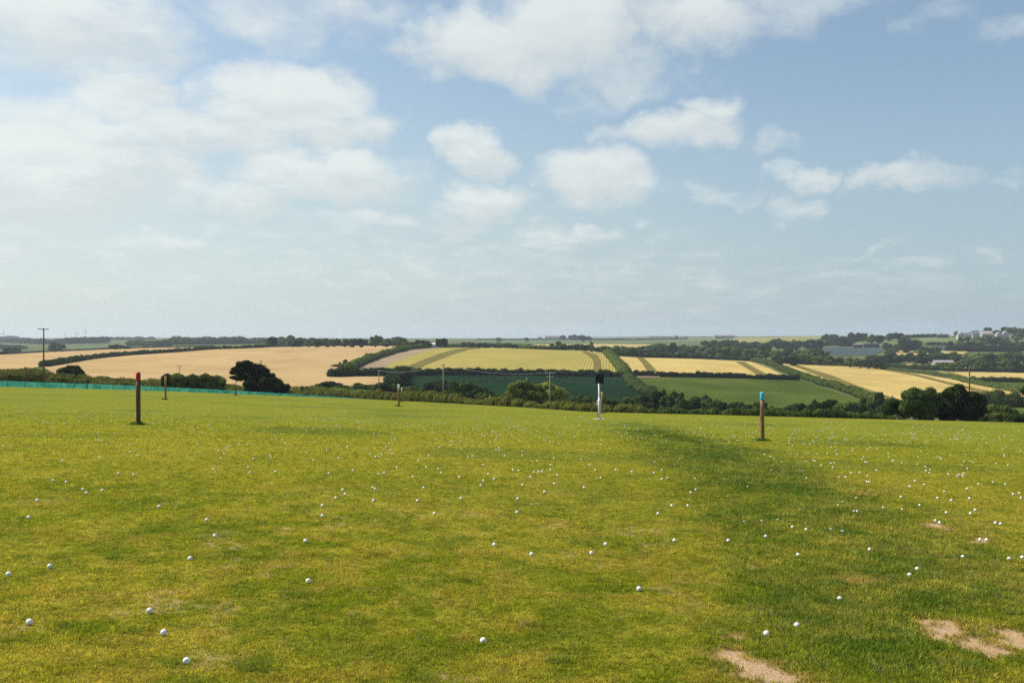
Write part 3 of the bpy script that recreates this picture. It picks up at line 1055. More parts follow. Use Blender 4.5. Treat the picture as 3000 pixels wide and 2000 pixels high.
def trunk_mesh(r, h, rad, limbs=5, lean=0.0):
    parts = []
    top = np.array([lean, 0, h])
    pts = [np.array([0, 0, -0.6]), np.array([lean * .15, 0.03, h * 0.3]), np.array([lean * .5, -0.05, h * 0.65]), top]
    parts.append(tube(pts, [rad * 1.25, rad, rad * .75, rad * .4], 7))
    for i in range(limbs):
        a = r.uniform(0, 2 * np.pi)
        b = pts[1] + (pts[3] - pts[1]) * r.uniform(0.1, 0.8)
        e = b + np.array([math.cos(a), math.sin(a), r.uniform(.5, 1.1)]) * h * r.uniform(0.3, 0.5)
        m = (b + e) / 2 + r.normal(size=3) * 0.06 * h
        parts.append(tube([b, m, e], [rad * .5, rad * .35, rad * .15], 5))
    return join(parts)


# prototypes are 1 m wide in radius and 2 m tall, scaled when placed
PROTO = {}


def make_proto(key, mat, seed, kind):
    r = np.random.default_rng(seed)
    if kind == 'round':
        c, q = crown_clumps(r, 26, 1.0, 0.88, 1.08, 0.1)
        trh = 1.0
    elif kind == 'tall':
        c, q = crown_clumps(r, 26, 0.92, 0.85, 1.12, 0.1)
        trh = 1.1
    elif kind == 'shrub':
        c, q = crown_clumps(r, 24, 1.0, 0.95, 0.95, 0.0)
        c[:, 2] = np.maximum(c[:, 2], 0.25)
        trh = 0.9
    elif kind == 'swept':
        c, q = crown_clumps(r, 26, 1.0, 0.75, 1.0, 0.2)
        c[:, 2] = np.maximum(c[:, 2] - 0.42 * c[:, 0] * (c[:, 0] > -0.4), 0.2)
        trh = 0.9
    elif kind == 'open':
        c, q = crown_clumps(r, 20, 1.05, 0.66, 1.26, 0.3)
        q = q * np.array([0.9, 0.9, 0.95])
        trh = 1.25
    c[:, 2] *= 2.0 / (c[:, 2] + q[:, 2]).max()
    v, f = leaf_mass(c, q, 0.105, 1.0, 0.78, r=r)
    cm = mesh_np('crown', v, f, MAT[mat])
    tv, tf = trunk_mesh(r, trh, 0.07, 5)
    tm = mesh_np('trunk', tv, tf, MAT['bark'])
    PROTO[key] = (cm, tm)


for ki, kd in enumerate(('round', 'tall', 'shrub', 'swept', 'open')):
    for mi, mk in enumerate(('leaf_dark', 'leaf_mid', 'leaf_pale', 'leaf_blue')):
        for s in range(2):
            make_proto((kd, mk, s), mk, 100 + ki * 20 + mi * 4 + s, kd)

ORD = ['first', 'second', 'third', 'fourth', 'fifth', 'sixth', 'seventh', 'eighth', 'ninth', 'tenth', 'eleventh', 'twelfth', 'thirteenth', 'fourteenth', 'fifteenth',
       'sixteenth', 'seventeenth', 'eighteenth', 'nineteenth', 'twentieth', 'twenty-first', 'twenty-second', 'twenty-third', 'twenty-fourth', 'twenty-fifth', 'twenty-sixth',
       'twenty-seventh', 'twenty-eighth', 'twenty-ninth', 'thirtieth', 'thirty-first', 'thirty-second', 'thirty-third', 'thirty-fourth', 'thirty-fifth', 'thirty-sixth',
       'thirty-seventh', 'thirty-eighth', 'thirty-ninth', 'fortieth', 'forty-first', 'forty-second', 'forty-third', 'forty-fourth', 'forty-fifth', 'forty-sixth',
       'forty-seventh', 'forty-eighth', 'forty-ninth', 'fiftieth']
_tn = [0]


def tree_row(fn, d, items, kinds, mats, name, label, group, cat='tree', sink=0.0, wk=1.0):
    """individual trees: items are (x, top, width) in crop pixels; the label gets its place in the row"""
    sc = 2.735 if fn is C4 else 3.0947
    items = sorted(items)
    for i, it in enumerate(items):
        X, Y, W = it[:3]
        px, py = fn(X, Y)
        dd = d * (1 + 0.03 * math.sin(i * 2.4 + d))
        if len(it) > 4:
            dd = it[4]
        x = (px - 1500) / F * dd
        g = ground(x, dd) - sink
        w = W / sc / F * dd * wk
        h = max(z_of(py, dd) - g, 1.5)
        for _ in range(14):              # stand where the land leaves room for a full crown
            if h >= 0.72 * w or not ((fn is C4 and d >= 985) or (fn is C3 and d > 1150)):
                break
            dd *= 0.975
            x = (px - 1500) / F * dd
            g = ground(x, dd) - sink
            w = W / sc / F * dd * wk
            h = max(z_of(py, dd) - g, 1.5)
        _tn[0] += 1
        kd = kinds[_tn[0] % len(kinds)]
        mk = it[3] if len(it) > 3 and it[3] else mats[(_tn[0] * 7 // 3) % len(mats)]
        if h < 0.95 * w and kd != 'swept':
            kd = 'shrub'
        cm, tm = PROTO[(kd, mk, _tn[0] % 2)]
        e = empty(name, (x, dd, g), label.format(n=ORD[i]), cat, group)
        e.scale = (w / 2 * 1.12, w / 2 * 1.0, h / 2 * 1.04)
        e.rotation_euler[2] = 0 if kd == 'swept' else (_tn[0] * 1.7) % 6.28
        if kd == 'swept':
            e.rotation_euler[2] = random.uniform(-.4, .4)
        link('crown', cm, e)
        link('trunk', tm, e)


tree_row(C2, 1000, [(262, 218, 60), (315, 206, 85), (480, 248, 80), (550, 236, 95), (630, 228, 105), (720, 224, 105), (800, 220, 105), (870, 223, 95), (960, 224, 100), (1040, 222, 100), (1120, 220, 95), (1240, 193, 125, 'leaf_dark'),
                    (1340, 222, 100), (1390, 226, 80), (1470, 226, 90)], ['round', 'shrub'], ['leaf_dark', 'leaf_blue', 'leaf_mid'], 'tree',
         'dark tree in the belt along the top of the big wheat field, {n} from left', 'trees along the top of the wheat field')
tree_row(C2, 1450, [(385, 205, 95), (470, 192, 90), (560, 212, 100), (680, 214, 90), (1440, 205, 120), (1500, 215, 80)], ['round'], ['leaf_blue', 'leaf_mid'], 'tree', 'hazy tree rising behind the wheat field tree belt, {n} from left', 'hazy trees behind the belt')
tree_row(C2, 930, [(1545, 250, 120), (1600, 262, 90), (1640, 232, 90), (1710, 242, 85), (1835, 218, 110, 'leaf_dark')], ['round'], ['leaf_dark', 'leaf_mid'], 'tree', 'dark crown beyond the pinkish stubble strip on the crest, {n} from left', 'trees beyond the stubble crest')
tree_row(C2, 560, [(955, 412, 95, 'leaf_mid'), (1000, 425, 90, 'leaf_dark'), (880, 486, 95, 'leaf_dark'), (935, 480, 80, 'leaf_blue')], ['shrub'], ['leaf_dark'], 'bush', 'dark round bush at the lower hedge corner of the wheat field, {n} from left', 'hedge corner bushes', 'bush')
tree_row(C2, 1000, [(2030, 253, 85), (2100, 253, 95), (2165, 260, 80), (2250, 270, 80), (2320, 272, 70)], ['round', 'shrub'], ['leaf_dark', 'leaf_mid'], 'tree', 'small tree behind the left crest of the yellow rowed field, {n} from left', 'trees behind the rowed field')
tree_row(C3, 1000, [(20, 262, 70), (90, 258, 100), (180, 256, 110), (260, 260, 100), (340, 276, 90), (420, 280, 90), (490, 290, 80), (560, 292, 80), (620, 298, 70)], ['shrub'], ['leaf_mid', 'leaf_pale', 'leaf_blue'], 'bush',
         'leafy bush in the hedge line over the rowed field, {n} from left', 'bushes over the rowed field', 'bush')
tree_row(C3, 930, [(675, 268, 60), (733, 246, 50), (760, 268, 110), (830, 276, 100), (900, 272, 95), (965, 272, 95), (1025, 278, 85), (1090, 298, 90)], ['round', 'tall'], ['leaf_dark', 'leaf_blue'], 'tree',
         'dark tree in the clump on the skyline of the rowed field, {n} from left', 'dark clump over the rowed field')
tree_row(C3, 1250, [(1160, 288, 90), (1250, 286, 100), (1330, 290, 90), (1030, 245, 40), (730, 246, 40)], ['round'], ['leaf_pale', 'leaf_mid'], 'tree', 'pale tree past the broad hedge behind the rowed field, {n} from left', 'pale trees past the hedge')
tree_row(C3, 1180, [(1390, 298, 110), (1470, 290, 110), (1560, 282, 120), (1640, 266, 130), (1720, 282, 110), (1775, 262, 80, 'leaf_dark'), (1860, 276, 130), (1960, 284, 140), (2060, 284, 150), (2150, 286, 130), (2250, 294, 160), (2330, 298, 120)],
         ['round'], ['leaf_mid', 'leaf_pale', 'leaf_mid'], 'tree', 'green tree in the wood above the small barley field, {n} from left', 'wood above the barley field')
tree_row(C3, 1000, [(1300, 350, 85), (1380, 342, 100), (1450, 328, 100), (1530, 322, 120), (1600, 332, 110), (1670, 348, 100)], ['open', 'round'], ['leaf_dark'], 'tree', 'dark tree with bare stem at the barley field edge, {n} from left', 'dark trees at the barley edge')
tree_row(C3, 1550, [(2080, 243, 100), (2160, 238, 110), (2250, 232, 120), (2330, 238, 100)], ['round'], ['leaf_dark', 'leaf_blue'], 'tree', 'distant dark tree under the pale hilltop field, {n} from left', 'distant trees under the hilltop')
tree_row(C4, 1550, [(60, 222, 90), (130, 218, 95), (200, 220, 95), (280, 222, 95), (380, 196, 110), (450, 214, 105), (520, 207, 105), (620, 203, 115), (700, 204, 100)], ['round'], ['leaf_dark', 'leaf_blue'], 'tree',
         'dark tree in the far belt left of the blue-grey field, {n} from left', 'far belt by the blue-grey field')
tree_row(C4, 1950, [(750, 172, 60), (790, 158, 95), (840, 162, 85), (900, 178, 100), (970, 148, 65), (1050, 149, 95), (1130, 164, 90), (1190, 169, 80), (1280, 153, 80), (1345, 147, 85), (1400, 170, 80)], ['round'], ['leaf_dark', 'leaf_blue', 'leaf_mid'], 'tree',
         'rounded skyline tree left of the white houses, {n} from left', 'skyline trees left of the houses')
tree_row(C4, 1150, [(30, 268, 100), (75, 272, 70), (130, 276, 80), (180, 272, 110), (250, 280, 80), (280, 253, 90, 'leaf_dark')], ['round'], ['leaf_pale', 'leaf_mid'], 'tree', 'sunlit round tree behind the hedge of the barley field, {n} from left', 'sunlit trees behind the hedge')
tree_row(C4, 1090, [(370, 288, 110), (450, 282, 115), (540, 286, 115), (600, 288, 100), (690, 274, 120, 'leaf_dark'), (760, 302, 90)], ['round'], ['leaf_pale', 'leaf_mid'], 'tree', 'tree crown behind the open-stemmed row, {n} from left', 'crowns behind the open row')
tree_row(C4, 990, [(375, 324, 115), (480, 330, 115), (560, 334, 95), (640, 320, 115), (720, 334, 105), (800, 334, 105), (870, 344, 95), (960, 344, 115)], ['open'], ['leaf_mid', 'leaf_mid', 'leaf_blue'], 'tree', 'tree with bare trunk in the row over the large barley field, {n} from left', 'open row over the barley field')
tree_row(C4, 985, [(1040, 354, 110), (1110, 368, 100), (1180, 378, 90)], ['shrub'], ['leaf_dark'], 'bush', 'dense dark bush closing the right end of the open tree row, {n} from left', 'bushes at the row end', 'bush')
tree_row(C4, 1280, [(1130, 328, 100), (1200, 332, 110), (1290, 326, 120), (1360, 322, 110), (1430, 312, 110), (1500, 328, 100), (1570, 308, 130), (1650, 308, 120), (1730, 310, 120, 'leaf_mid'), (1800, 304, 130, 'leaf_pale')], ['round', 'shrub'], ['leaf_dark', 'leaf_blue'], 'tree',
         'dark tree in the belt beside the pinkish barn, {n} from left', 'belt beside the barn')
tree_row(C4, 1480, [(1262, 233, 75), (1270, 278, 110, 'leaf_pale'), (1335, 240, 90), (1400, 193, 100), (1430, 238, 100), (1480, 207, 120), (1550, 258, 100), (1630, 258, 100)], ['round'], ['leaf_dark', 'leaf_blue', 'leaf_mid'], 'tree',
         'tree in the clump right of the blue-grey field, {n} from left', 'clump right of the blue-grey field')
tree_row(C4, 1640, [(1765, 218, 60), (1850, 220, 90), (1920, 219, 90), (1990, 216, 95), (2180, 221, 100), (2250, 221, 90), (2335, 220, 60)], ['shrub'], ['leaf_dark'], 'tree', 'dark tree in the row below the white houses, {n} from left', 'row below the houses')
tree_row(C4, 1150, [(1900, 310, 110), (1980, 308, 130), (2070, 312, 130), (2170, 308, 140), (2260, 298, 140), (2345, 298, 110)], ['round'], ['leaf_mid', 'leaf_pale'], 'tree', 'broad green tree at the back of the wood at far right, {n} from left', 'back of the right wood')
tree_row(C4, 1030, [(1720, 384, 90), (1790, 382, 110), (1850, 366, 120), (1930, 356, 125), (2020, 366, 130), (2110, 360, 130), (2200, 372, 125), (2290, 376, 125), (2345, 396, 100)], ['shrub', 'round'], ['leaf_pale', 'leaf_mid'], 'tree',
         'leafy tree at the front of the wood at far right, {n} from left', 'front of the right wood')
tree_row(C4, 1920, [(1810, 137, 42), (1910, 150, 42), (2060, 107, 100, 'leaf_dark'), (2130, 128, 90), (2200, 104, 95), (2262, 104, 100), (2335, 112, 100), (2300, 150, 90)], ['round'], ['leaf_mid', 'leaf_blue'], 'tree', 'tree standing among the white houses, {n} from left', 'trees among the houses')
tree_row(C4, 1770, [(2080, 172, 80), (2140, 178, 70), (1960, 180, 60), (1850, 183, 60), (1900, 180, 50), (2010, 182, 60), (2210, 184, 60)], ['shrub'], ['leaf_mid'], 'bush', 'low bush in front of the white houses, {n} from left', 'bushes before the houses', 'bush')
tree_row(C1, 1150, [(60, 302, 70), (120, 294, 90), (165, 304, 60), (500, 258, 100, 'leaf_blue'), (560, 276, 80), (1035, 274, 85), (1090, 280, 85), (1150, 288, 70)], ['open', 'round'], ['leaf_blue'], 'tree', 'hazy tree beyond the upper left wheat field, {n} from left', 'hazy trees beyond the upper wheat field')
# the hedge between crops carries taller bushes
tree_row(C2, 560, [(1045, 528, 90), (1300, 512, 80), (1390, 504, 120), (1540, 504, 110), (1740, 496, 140), (1910, 486, 130), (2000, 494, 100), (2210, 498, 130)], ['shrub', 'swept'], ['leaf_dark', 'leaf_blue'], 'bush', 'dark bush standing up from the left half of the field hedge, {n} from left', 'bushes on the field hedge, left half', 'bush')
tree_row(C3, 556, [(60, 498, 120), (180, 498, 140), (560, 494, 90), (720, 500, 130), (965, 500, 110), (1180, 520, 100), (2040, 522, 70, 'leaf_dark', 594)], ['shrub', 'swept'], ['leaf_dark', 'leaf_blue'], 'bush', 'dark bush standing up from the middle of the field hedge, {n} from left', 'bushes on the field hedge, middle', 'bush')
tree_row(C4, 616, [(25, 474, 60), (315, 476, 85), (60, 490, 60)], ['swept'], ['leaf_dark'], 'bush', 'dark bush on the hedge above the light pasture, {n} from left', 'bushes above the light pasture', 'bush')
# valley floor
tree_row(C2, 300, [(700, 655, 170), (830, 608, 190), (930, 640, 140), (1100, 626, 170), (1210, 638, 140), (1300, 620, 170), (1390, 634, 140), (1480, 640, 130), (1570, 655, 170), (1660, 655, 140)], ['shrub', 'swept'], ['leaf_blue', 'leaf_dark', 'leaf_mid'], 'bush',
         'dark valley bush below the wheat field, {n} from left', 'valley bushes below the wheat', 'bush', wk=1.1)
tree_row(C2, 290, [(1760, 614, 170), (1880, 600, 210), (2000, 604, 200), (2110, 634, 170), (2190, 670, 150), (2290, 695, 150)], ['shrub', 'swept'], ['leaf_dark', 'leaf_blue'], 'bush', 'dark bush in the mound before the dark green field, {n} from left', 'mound of bushes', 'bush', wk=1.1)
tree_row(C2, 245, [(1540, 700, 150), (1640, 700, 150), (1750, 690, 150), (1860, 690, 150), (1960, 690, 150), (2080, 700, 150), (2200, 715, 150), (2310, 722, 150)], ['shrub'], ['leaf_blue', 'leaf_mid'], 'bush', 'low bush just over the boundary hedge, {n} from left', 'low bushes over the hedge', 'bush')
tree_row(C3, 270, [(30, 668, 140), (120, 700, 120), (190, 720, 110), (850, 735, 130), (930, 728, 170), (1020, 752, 130), (1110, 752, 140), (1200, 764, 140), (1300, 770, 140), (1390, 752, 150)], ['shrub'], ['leaf_dark', 'leaf_blue'], 'tree',
         'dark tree in the valley left of and behind the sign post, {n} from left', 'valley trees by the sign', wk=1.1)
tree_row(C3, 275, [(1500, 730, 160), (1600, 742, 170), (1652, 684, 115), (1720, 730, 150), (1810, 698, 115), (1850, 750, 160), (1960, 746, 160), (2050, 742, 170), (2130, 760, 160), (2230, 800, 140), (2330, 800, 140)], ['shrub', 'tall'], ['leaf_dark', 'leaf_blue'], 'tree',
         'dark valley tree below the light pasture, {n} from left', 'valley trees below the pasture', wk=1.1)
tree_row(C4, 265, [(60, 706, 140), (160, 724, 150), (235, 710, 130), (330, 738, 130), (430, 748, 140), (530, 716, 130), (600, 722, 130), (700, 692, 140), (800, 690, 150), (920, 702, 140), (1000, 712, 120), (1100, 662, 140), (1190, 634, 120), (1265, 664, 110), (1340, 690, 130)],
         ['shrub', 'round'], ['leaf_dark', 'leaf_blue', 'leaf_dark'], 'tree', 'dark valley tree right of the blue-topped post, {n} from left', 'valley trees right of the blue post', wk=1.12)

# ------------------------------------------------------------------ hedges


def hedge(name, pts, h, w, mat, label, leaf=0.42, ymin=235.0, dens=0.8, var=0.25, depth=None, cat='hedge', group=None, step=0.62, kind=None, taper=1.0):
    P = []
    for i in range(len(pts) - 1):
        a, b = pts[i], pts[i + 1]
        seg = max(2, int(math.hypot(b[0] - a[0], b[1] - a[1]) / 8))
        for s in range(seg):
            t = s / seg
            px, py = a[0] + (b[0] - a[0]) * t, a[1] + (b[1] - a[1]) * t
            P.append(hit(px, py, ymin) if depth is None else at_depth(px, py))
    P.append(hit(*pts[-1], ymin) if depth is None else at_depth(*pts[-1]))
    P = np.array(P)
    L = np.concatenate([[0], np.cumsum(np.linalg.norm(np.diff(P[:, :2], axis=0), axis=1))])
    s = np.arange(0, L[-1], h * step)
    x = np.interp(s, L, P[:, 0])
    y = np.interp(s, L, P[:, 1])
    ph = rng.uniform(0, 100)
    hv = h * (1 + var * 2 * (fbm(s / (h * 5) + ph, s * 0 + 3, 3) - 0.5) + 0.12 * rng.normal(size=len(s)))
    hv = np.maximum(hv, h * 0.45) * (1 + (taper - 1) * s / L[-1])
    x = x + rng.normal(size=len(s)) * w * 0.12
    y = y + rng.normal(size=len(s)) * w * 0.12
    z = height(x, y, False)
    cen = np.stack([x, y, z + hv * 0.46], 1)
    rad = np.stack([np.maximum(h * 0.62, w * 0.5) * rng.uniform(.85, 1.15, len(s)), np.maximum(h * 0.62, w * 0.5) * rng.uniform(.85, 1.15, len(s)), hv * 0.56], 1)
    v, f = leaf_mass(cen, rad, leaf, dens, 0.84)
    base = P[0]
    me = mesh_np('foliage', v - base, f, MAT[mat])
    o = link(name, me, None, base)
    tag(o, label, cat if kind != 'stuff' else cat, group, kind)
    return o


hedge('hedge', cc(C1, (395, 480), (600, 446), (800, 413), (1000, 390), (1150, 376), (1350, 360), (1560, 349), (1800, 329), (1950, 321), (2352, 307)) + cc(C2, (300, 296),), 2.6, 2.6, 'leaf_blue', 'long low hedge curving up between the two wheat fields', 0.5)
hedge('hedge', cc(C1, (-160, 380), (0, 368), (400, 345), (700, 334), (1000, 318), (1300, 309), (1700, 300), (1930, 298)), 2.2, 2.4, 'leaf_blue', 'dark thin hedge along the top of the upper left wheat field', 0.5)
hedge('hedge', cc(C2, (280, 297), (500, 293), (800, 288), (1000, 287), (1250, 287), (1480, 286)), 3.2, 3, 'leaf_blue', 'dark hedge at the top of the big wheat field under the trees', 0.6)
hedge('hedge', cc(C2, (1535, 322), (1400, 356), (1250, 400), (1100, 456), (1000, 515)), 4.0, 4.2, 'leaf_mid', 'thick hedge climbing between the wheat and the pinkish stubble', 0.5, dens=0.9)
hedge('hedge', cc(C2, (1520, 322), (1700, 304), (1850, 303), (2000, 300), (2352, 300)) + cc(C3, (300, 309), (600, 321), (760, 326)), 3.6, 3.6, 'leaf_mid', 'leafy hedge on the crest behind the yellow rowed field', 0.55)
hedge('hedge', cc(C2, (840, 572), (1000, 566), (1250, 564), (1430, 568), (1500, 562), (1700, 557), (2352, 555)) + cc(C3, (500, 557), (1000, 567), (1330, 574)), 3.5, 3.4, 'leaf_dark', 'long dark hedge above the dark green field')
hedge('hedge', cc(C3, (1330, 566), (1400, 562), (1900, 572), (2352, 580)) + cc(C4, (200, 522), (560, 531)), 3.0, 3.0, 'leaf_dark', 'dark hedge between the small barley field and the light pasture')
hedge('hedge', cc(C3, (1150, 342), (1200, 385), (1255, 440), (1300, 500), (1335, 556)), 3.4, 6.5, 'leaf_mid', 'broad hedge between the rowed field and the small barley field', 0.5)
hedge('hedge', cc(C3, (1350, 572), (1400, 620), (1450, 680), (1520, 720), (1580, 750)), 3.0, 5.5, 'leaf_blue', 'broad hedge running down between dark green field and light pasture', 0.45)
hedge('hedge', cc(C4, (165, 374), (300, 398), (420, 446), (540, 494), (620, 524)), 2.6, 6.0, 'leaf_bank', 'grassy green hedge bank between the two barley fields', 0.45)
hedge('hedge', cc(C4, (620, 526), (720, 568), (850, 600), (1000, 650), (1100, 690), (1200, 720)), 3.3, 4.5, 'leaf_mid', 'hedge running down the right side of the light pasture', 0.42)
hedge('hedge', cc(C3, (1270, 378), (1500, 392), (1740, 396), (2000, 404), (2352, 420)) + cc(C4, (100, 374), (165, 376)), 3.8, 3.6, 'leaf_dark', 'dark hedge along the top of the small barley field', 0.55)
hedge('hedge', cc(C4, (250, 382), (520, 402), (800, 411), (1000, 421), (1230, 432)), 2.6, 3.2, 'leaf_dark', 'dark hedge below the open-stemmed tree row', 0.5)
hedge('hedge', cc(C4, (1180, 428), (1400, 438), (1600, 448), (1900, 458), (2200, 464), (2420, 468)), 4.4, 4.0, 'leaf_blue', 'dark level hedge below the pinkish barn', 0.5)
hedge('hedge', cc(C4, (1235, 444), (1400, 460), (1600, 486), (1800, 518)), 2.2, 8.0, 'leaf_bank', 'grassy hedge bank along the upper right of the large barley field', 0.42)
hedge('hedge', cc(C4, (1800, 518), (1950, 556), (2200, 602), (2420, 645)), 2.2, 7.0, 'leaf_mid', 'green hedge bank right of the reddish power pole', 0.42)
hedge('hedge', cc(C4, (1940, 536), (2100, 544), (2420, 550)), 3.2, 3.6, 'leaf_mid', 'dark hedge above the small green field at far right', 0.42)
hedge('hedge', cc(C4, (2000, 745), (2200, 748), (2420, 752)), 5.0, 4.2, 'leaf_dark', 'dark hedge behind the dark trees at far right', 0.42)
hedge('hedge', cc(C2, (1478, 565), (1455, 620), (1440, 670)), 5.0, 6.5, 'leaf_blue', 'short stout hedge between the wheat corner and dark green field', 0.42)
hedge('hedge', cc(C4, (1750, 297), (2000, 300), (2420, 304)), 9.5, 7, 'leaf_dark', 'tall dark straight hedge at far right under the houses', 0.9)
hedge('hedge', cc(C4, (1576, 248), (1730, 248)), 4.5, 4, 'leaf_dark', 'short dark far hedge left of the row below the houses', 0.8)
hedge('hedge', cc(C4, (2420, 238), (2040, 240), (1730, 250)), 4.0, 4, 'leaf_dark', 'low far hedge linking the trees below the houses', 0.8)
hedge('hedge', cc(C4, (690, 262), (900, 232), (1200, 206), (1420, 192), (1700, 180)), 6.0, 6, 'leaf_blue', 'far hedge climbing to the skyline left of the houses', 0.9)
hedge('hedge', cc(C3, (0, 236), (500, 236), (1000, 238), (1400, 238), (1900, 228)), 4.5, 4, 'leaf_blue', 'thin far hedge line across the middle distance', 1.0)
hedge('hedge', cc(C3, (1000, 212), (1500, 208), (1900, 212), (2352, 208)), 4.0, 4, 'leaf_blue', 'faint hedge line just below the horizon', 1.1)
hedge('hedge', cc(C4, (810, 252), (900, 255), (1000, 258)), 7, 6, 'leaf_blue', 'row of bushes by the dark far shed', 0.9)
# far woods on the hazy left side: one mass each
for nm, pts, h in (('far_wood', cc(C1, (540, 272), (700, 268), (960, 262)), 15), ('far_wood', cc(C1, (1560, 278), (1800, 276), (2100, 272), (2352, 268)), 12), ('far_wood', cc(C1, (-160, 262), (0, 258), (200, 262), (420, 272)), 12),
                   ('far_wood', cc(C1, (1200, 290), (1400, 292), (1560, 288)), 9), ('far_wood', cc(C1, (-160, 320), (0, 318), (220, 316)), 7), ('far_wood', cc(C1, (600, 242), (900, 236), (1400, 230)), 9), ('far_wood', cc(C2, (60, 268), (240, 262)), 10), ('far_wood', cc(C1, (0, 232), (150, 226)), 12)):
    hedge(nm, pts, h, h * 2.2, 'leaf_blue', None, 1.6, cat=None, kind='stuff', step=0.8, dens=0.7)

# boundary hedge of the range, behind the brow
hedge('boundary_hedge', [(880, 205), (1050, 196), (1200, 180), (1350, 165), (1500, 152), (1700, 138), (1880, 134)], 1.75, 2.0, 'leaf_front', 'long sunlit boundary hedge along the far lawn edge, left of and behind the sign', 0.15, depth=1, dens=0.8, var=0.42, taper=0.78)
hedge('boundary_hedge', [(1870, 136), (2000, 134), (2150, 132), (2400, 134), (2640, 140)], 1.15, 1.7, 'leaf_dark', 'low dark boundary hedge along the lawn edge behind the blue-topped post', 0.15, depth=1, dens=0.8, var=0.4)


def scrub(name, d0, tops, label, mat, leaf, rpx=(16, 30), n=120, x0=0, x1=1000, dspan=30, kind='stuff', cat=None):
    """rough bank behind the fence, tops are (px, py)"""
    cen, rad = [], []
    tx = [t[0] for t in tops]
    ty = [t[1] for t in tops]
    for i in range(n):
        px = rng.uniform(x0, x1)
        d = d0(px) + rng.uniform(0, dspan)
        pt = np.interp(px, tx, ty) + rng.uniform(0, 6) + (1 - (d - d0(px)) / dspan) * 14
        r = rng.uniform(*rpx) * d / F
        x = (px - 1500) / F * d
        g = ground(x, d)
        zt = max(z_of(pt, d), g + 0.5)
        zh = zt - g
        cen.append((x, d, g + zh * 0.45))
        rad.append((r * rng.uniform(1.0, 1.6), r * rng.uniform(0.8, 1.2), zh * 0.55))
    cen = np.array(cen)
    v, f = leaf_mass(cen, np.array(rad), leaf, 0.75, 0.86)
    b = cen[0]
    o = link(name, mesh_np('foliage', v - b, f, MAT[mat]), None, b)
    tag(o, label, cat, None, kind)


SCR_TOP = [(-60, 1078), (0, 1077), (80, 1073), (120, 1080), (180, 1090), (260, 1097), (330, 1101), (420, 1106), (485, 1109), (620, 1115), (700, 1124), (850, 1130), (950, 1132), (1050, 1140), (1170, 1152), (1260, 1160)]
scrub('bramble_scrub', lambda p: np.interp(p, [0, 700, 1250], [156, 190, 215]), SCR_TOP, None, 'leaf_scrub', 0.20, n=300, x0=-50, x1=1000, dspan=34)
scrub('bramble_scrub', lambda p: np.interp(p, [800, 1250, 1500], [212, 215, 200]), [(800, 1126), (950, 1128), (1100, 1140), (1250, 1152), (1420, 1166)], None, 'leaf_mid', 0.22, n=110, x0=830, x1=1420, dspan=40)


def px_tree(name, d, clumps, mat, leaf, label, trunk=None, cat='tree', ddepth=0.55, dens=0.9, core=0.82, fill=3, aspect=0.62, group=None):
    """a tree built from clumps given as (px, py, radius px) around one distance, with real depth"""
    cen, rad = [], []
    xs = [c[0] for c in clumps]
    pc = (min(xs) + max(xs)) / 2
    x0 = (pc - 1500) / F * d
    g = ground(x0, d)
    s = d / F
    half = (max(xs) - min(xs)) / 2 * s
    if cat in ('bush', 'shrub'):
        extra = []
        for (px, py, rp) in clumps:
            q = py + rp * 1.1
            while z_of(q, d) - rp * s * 0.4 > g:
                extra.append((px + (pc - px) * 0.12, q, rp * (1 if cat == 'bush' else 0.85)))
                q += rp * 1.1
                if cat == 'shrub' and q > py + rp * 2.4:
                    break
        clumps = list(clumps) + extra
    for (px, py, rp) in clumps:
        for k in range(fill):
            dy = rng.uniform(-1, 1) * half * ddepth * (0.15 if k == 0 else 1.0)
            jx, jz = (rng.normal(size=2) * rp * 0.30) if k else (0, 0)
            dist = d + dy
            cen.append(((px + jx - 1500) / F * d, dist, z_of(py + jz, d)))
            rr = rp * s * rng.uniform(0.8, 1.1)
            rad.append((rr * 1.1, rr * 1.1, rr * rng.uniform(.8, 1)))
    cen = np.array(cen)
    base = np.array([x0, d, g])
    v, f = leaf_mass(cen, np.array(rad), leaf, dens, core, aspect=aspect)
    v[:, 2] = np.maximum(v[:, 2], g - 0.3)
    e = empty(name, base, label, cat, group)
    link('crown', mesh_np('crown', v - base, f, MAT[mat]), e)
    parts = []
    for pl in (trunk or [[(pc, None, 0.22), (pc, -1, 0.14)]]):
        pts, rr = [], []
        for (px, py, r_) in pl:
            zz = g - 0.4 if py is None else (np.mean(cen[:, 2]) if py == -1 else z_of(py, d))
            pts.append(np.array([(px - 1500) / F * d, d, zz]) - base)
            rr.append(r_)
        parts.append(tube(pts, rr, 8))
    tv, tf = join(parts)
    link('trunk', mesh_np('trunk', tv, tf, MAT['bark'], True), e)
    return e


